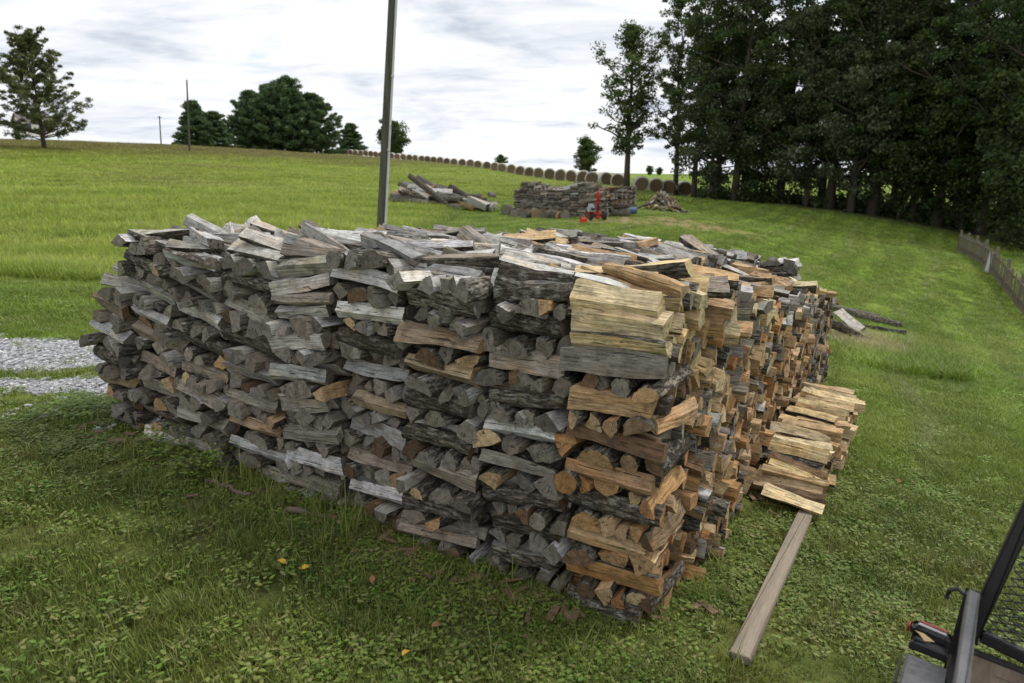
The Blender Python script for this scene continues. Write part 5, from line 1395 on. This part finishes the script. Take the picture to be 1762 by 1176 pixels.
def vnoise(x, y, s, seed=0):
    return .5+.25*(np.sin(x*s+seed)*np.cos(y*s*1.13+seed*2)+np.sin(x*s*.47+y*s*.61+seed*3)*np.cos(y*s*.83-x*s*.29))
def gravel_mask(x, y):
    gx = (y-6.0)-.12*(x+4.5)+.28*(vnoise(x, y, 2.6, 1)-.5)*2
    return ((np.abs(gx-.22) < .52) | (np.abs(gx+.74) < .13)) & (x < -2.5)
def ground_cover():
    rs = np.random.RandomState(77)
    kinds = [tuft_mesh('short_grass', 1, 46, .085, .025, .07, .0042, M_BLADE, .9), tuft_mesh('short_grass', 2, 40, .09, .03, .085, .0046, M_BLADE, 1.0),
             weed_mesh('clover', 3, 30, .085, .012, .042, .0105, M_WEED, True), weed_mesh('broad_weed', 4, 24, .08, .010, .05, .026, M_WEED),
             tuft_mesh('field_grass', 5, 44, .13, .10, .30, .007, M_BLADE, .75), tuft_mesh('field_grass', 6, 44, .14, .08, .24, .007, M_BLADE, .9),
             tuft_mesh('tall_blades', 7, 16, .05, .10, .26, .0045, M_BLADE, .8), weed_mesh('tall_weed', 8, 60, .10, .03, .20, .030, M_WEED)]
    P, RZ, SC, SZ, VA = [], [], [], [], []
    for (d0, d1, dens, sc, zs) in ((1.2, 4.5, 360, 1.0, 1.0), (4.5, 9, 290, 1.05, .8), (9, 18, 120, 1.5, .85), (18, 36, 32, 2.5, 1.15), (36, 75, 8, 4.4, 1.6), (75, 140, 2, 7.5, 2.2)):
        A = .5*1.66*(d1*d1-d0*d0); n = int(A*dens)
        r_ = np.sqrt(rs.uniform(d0*d0, d1*d1, n)); a = rs.uniform(-.83, .83, n); x, y = r_*np.sin(a), r_*np.cos(a)
        uv = pile_uv(x, y); inside = (uv[0] > -.0) & (uv[0] < NCOL*WCOL-.05) & (uv[1] > .05) & (uv[1] < LROW+.4)
        st = (uv[0] < -.12) & (uv[0] > -.50) & (uv[1] > 1.93) & (uv[1] < 4.1)
        gv = gravel_mask(x, y)
        dirt = ((x-5.6)/4.4)**2+((y-27.2)/2.2)**2+(vnoise(x, y, 2.4)-.5)*1.6 < .9
        bd = np.abs((x-1.0)*.854-(y-2.57)*.52) < .065; bd &= (y < 5.3) & (y > 2.6)
        keep = ~(inside | st | gv & (rs.uniform(size=n) > .03) | dirt & (rs.uniform(size=n) > .2) | bd)
        keep &= ~((vnoise(x, y, 2.9, 7) > .66) & (r_ < 6.5) & (rs.uniform(size=n) < .62))
        wood = (x*.55+y*.84 > 50.5) & (x > 16)
        keep &= ~(wood & (rs.uniform(size=n) > .15))
        x, y = x[keep], y[keep]; n = len(x); uv = uv[:, keep]
        field = ((y > 10.3+vnoise(x, y, .8)*.8) & (x < -3.1+.03*(y-16)) | (y > 46) & (x < 12)) 
        v = np.zeros(n, int); q = rs.uniform(size=n)
        near = np.hypot(x+.3, y-2.2) < 4.6+rs.normal(0, .6, n)
        cl = vnoise(x, y, 2.2, 5)
        v = np.where(q < .5, 0, 1)
        v = np.where(near & (q < .05+.55*(cl-.25)), 2, v); v = np.where(near & (q > .84), 3, v); v = np.where(near & (q > .825) & (q < .84), 6, v)
        v = np.where(~near & (q > .975), 3, v)
        v = np.where(field, np.where(q < .5, 4, 5), v)
        # taller plants against the foot of the pile
        foot = (uv[1] < .06) & (uv[1] > -.28) & (uv[0] > -.1) & (uv[0] < 4.5) | (uv[0] < 0) & (uv[0] > -.16) & (uv[1] > -.1) & (uv[1] < 7)
        qq = rs.uniform(size=n); cl2 = vnoise(x, y, 3.1, 9)
        v = np.where(foot & (qq < .07), 6, v); lowc = np.where((uv[0] < 1.6) & (uv[1] > -.6) & (uv[1] < 1.2), .6, 1.0); v = np.where(foot & (qq > .82) & (uv[1] < .06) & (cl2 > .5) & (uv[0] > 1.3), 7, v)
        brush = ((x-6.2)/1.3)**2+((y-11.6)/2.3)**2 < 1; v = np.where(brush & (qq < .8), np.where(qq < .3, 5, 6), v)
        z = ground(x, y); s = sc*rs.uniform(.75, 1.3, n); h = zs*rs.uniform(.7, 1.3, n)
        lowf = np.where(field & (sc > 3), .55, 1.0)
        P.append(np.c_[x, y, z]); RZ.append(rs.uniform(0, 6.28, n)); SC.append(s); SZ.append(h*lowf*lowc*(.75+.5*vnoise(x, y, 1.3, 3))); VA.append(v)
    P, RZ, SC, SZ, VA = map(np.concatenate, (P, RZ, SC, SZ, VA)); print('grass tufts', len(P))
    scatter('grass', kinds, P, RZ, SC, SZ, VA, 'grass, clover and low weeds covering lawn and field', 'grass')
    # gravel stones
    n = 9000; x = rs.uniform(-9, -2.4, n); y = rs.uniform(4.6, 7.4, n); k = gravel_mask(x, y) | (rs.uniform(size=n) < .03); x, y = x[k], y[k]; n = len(x)
    ms, t, out = mat('gravel_stone'); rn = t.new('ShaderNodeNewGeometry').outputs['Random Per Island']
    bsdf(t, out, t.ramp(rn, [(0, (.20, .205, .22)), (.6, (.38, .385, .40)), (1, (.56, .56, .56))]), .85)
    scatter('gravel', [stone_mesh('stone', 1, ms), stone_mesh('stone', 2, ms)], np.c_[x, y, ground(x, y)], rs.uniform(0, 6.28, n), rs.uniform(.8, 1.6, n), rs.uniform(.8, 1.4, n), rs.randint(0, 2, n), 'grey crushed gravel of the drive left of the pile', 'gravel')
ground_cover()

# fallen yellow and brown leaves on the grass
def leaves():
    rr = random.Random(12); my = plain('yellow_leaf', (.55, .34, .05), .6, .2, 30); mbr = plain('brown_leaf', (.26, .13, .06), .7, .3, 30)
    for k, (px, py, m, lab) in enumerate([(488, 985, my, 'yellow fallen leaf on the grass in the lower left middle'), (526, 993, my, 'small yellow leaf right of the other low yellow one'), (641, 1018, mbr, 'orange-brown curled leaf on the grass below the third column'),
                                          (751, 1094, mbr, 'brown fallen leaf near the bottom centre'), (699, 1146, my, 'yellow leaf closest to the bottom edge'), (1544, 838, mbr, 'pale brown leaf on the lawn right of the board')]):
        g = by_ray(px, py); s = .045; mb = MB(); ang = rr.uniform(0, 6.28)
        pts = [(0, 0), (.35, .3), (.7, .28), (1.1, 0), (.7, -.28), (.35, -.3)]; Vt = [((a-.5)*s, b*s, .006*math.sin(a*3)+abs(b)*.012) for a, b in pts]
        mb.add(Vt+[(a, b, c-.0012) for a, b, c in Vt], [(0, 1, 2, 5), (5, 2, 3, 4), (11, 8, 7, 6), (10, 9, 8, 11)]); o = mb.build('fallen_leaf', m); o.location = (g.x, g.y, g.z+.05); o.rotation_euler = (rr.gauss(0, .3), rr.gauss(0, .3), ang)
        tag(o, lab, 'leaf', 'fallen leaves on the grass')
leaves()
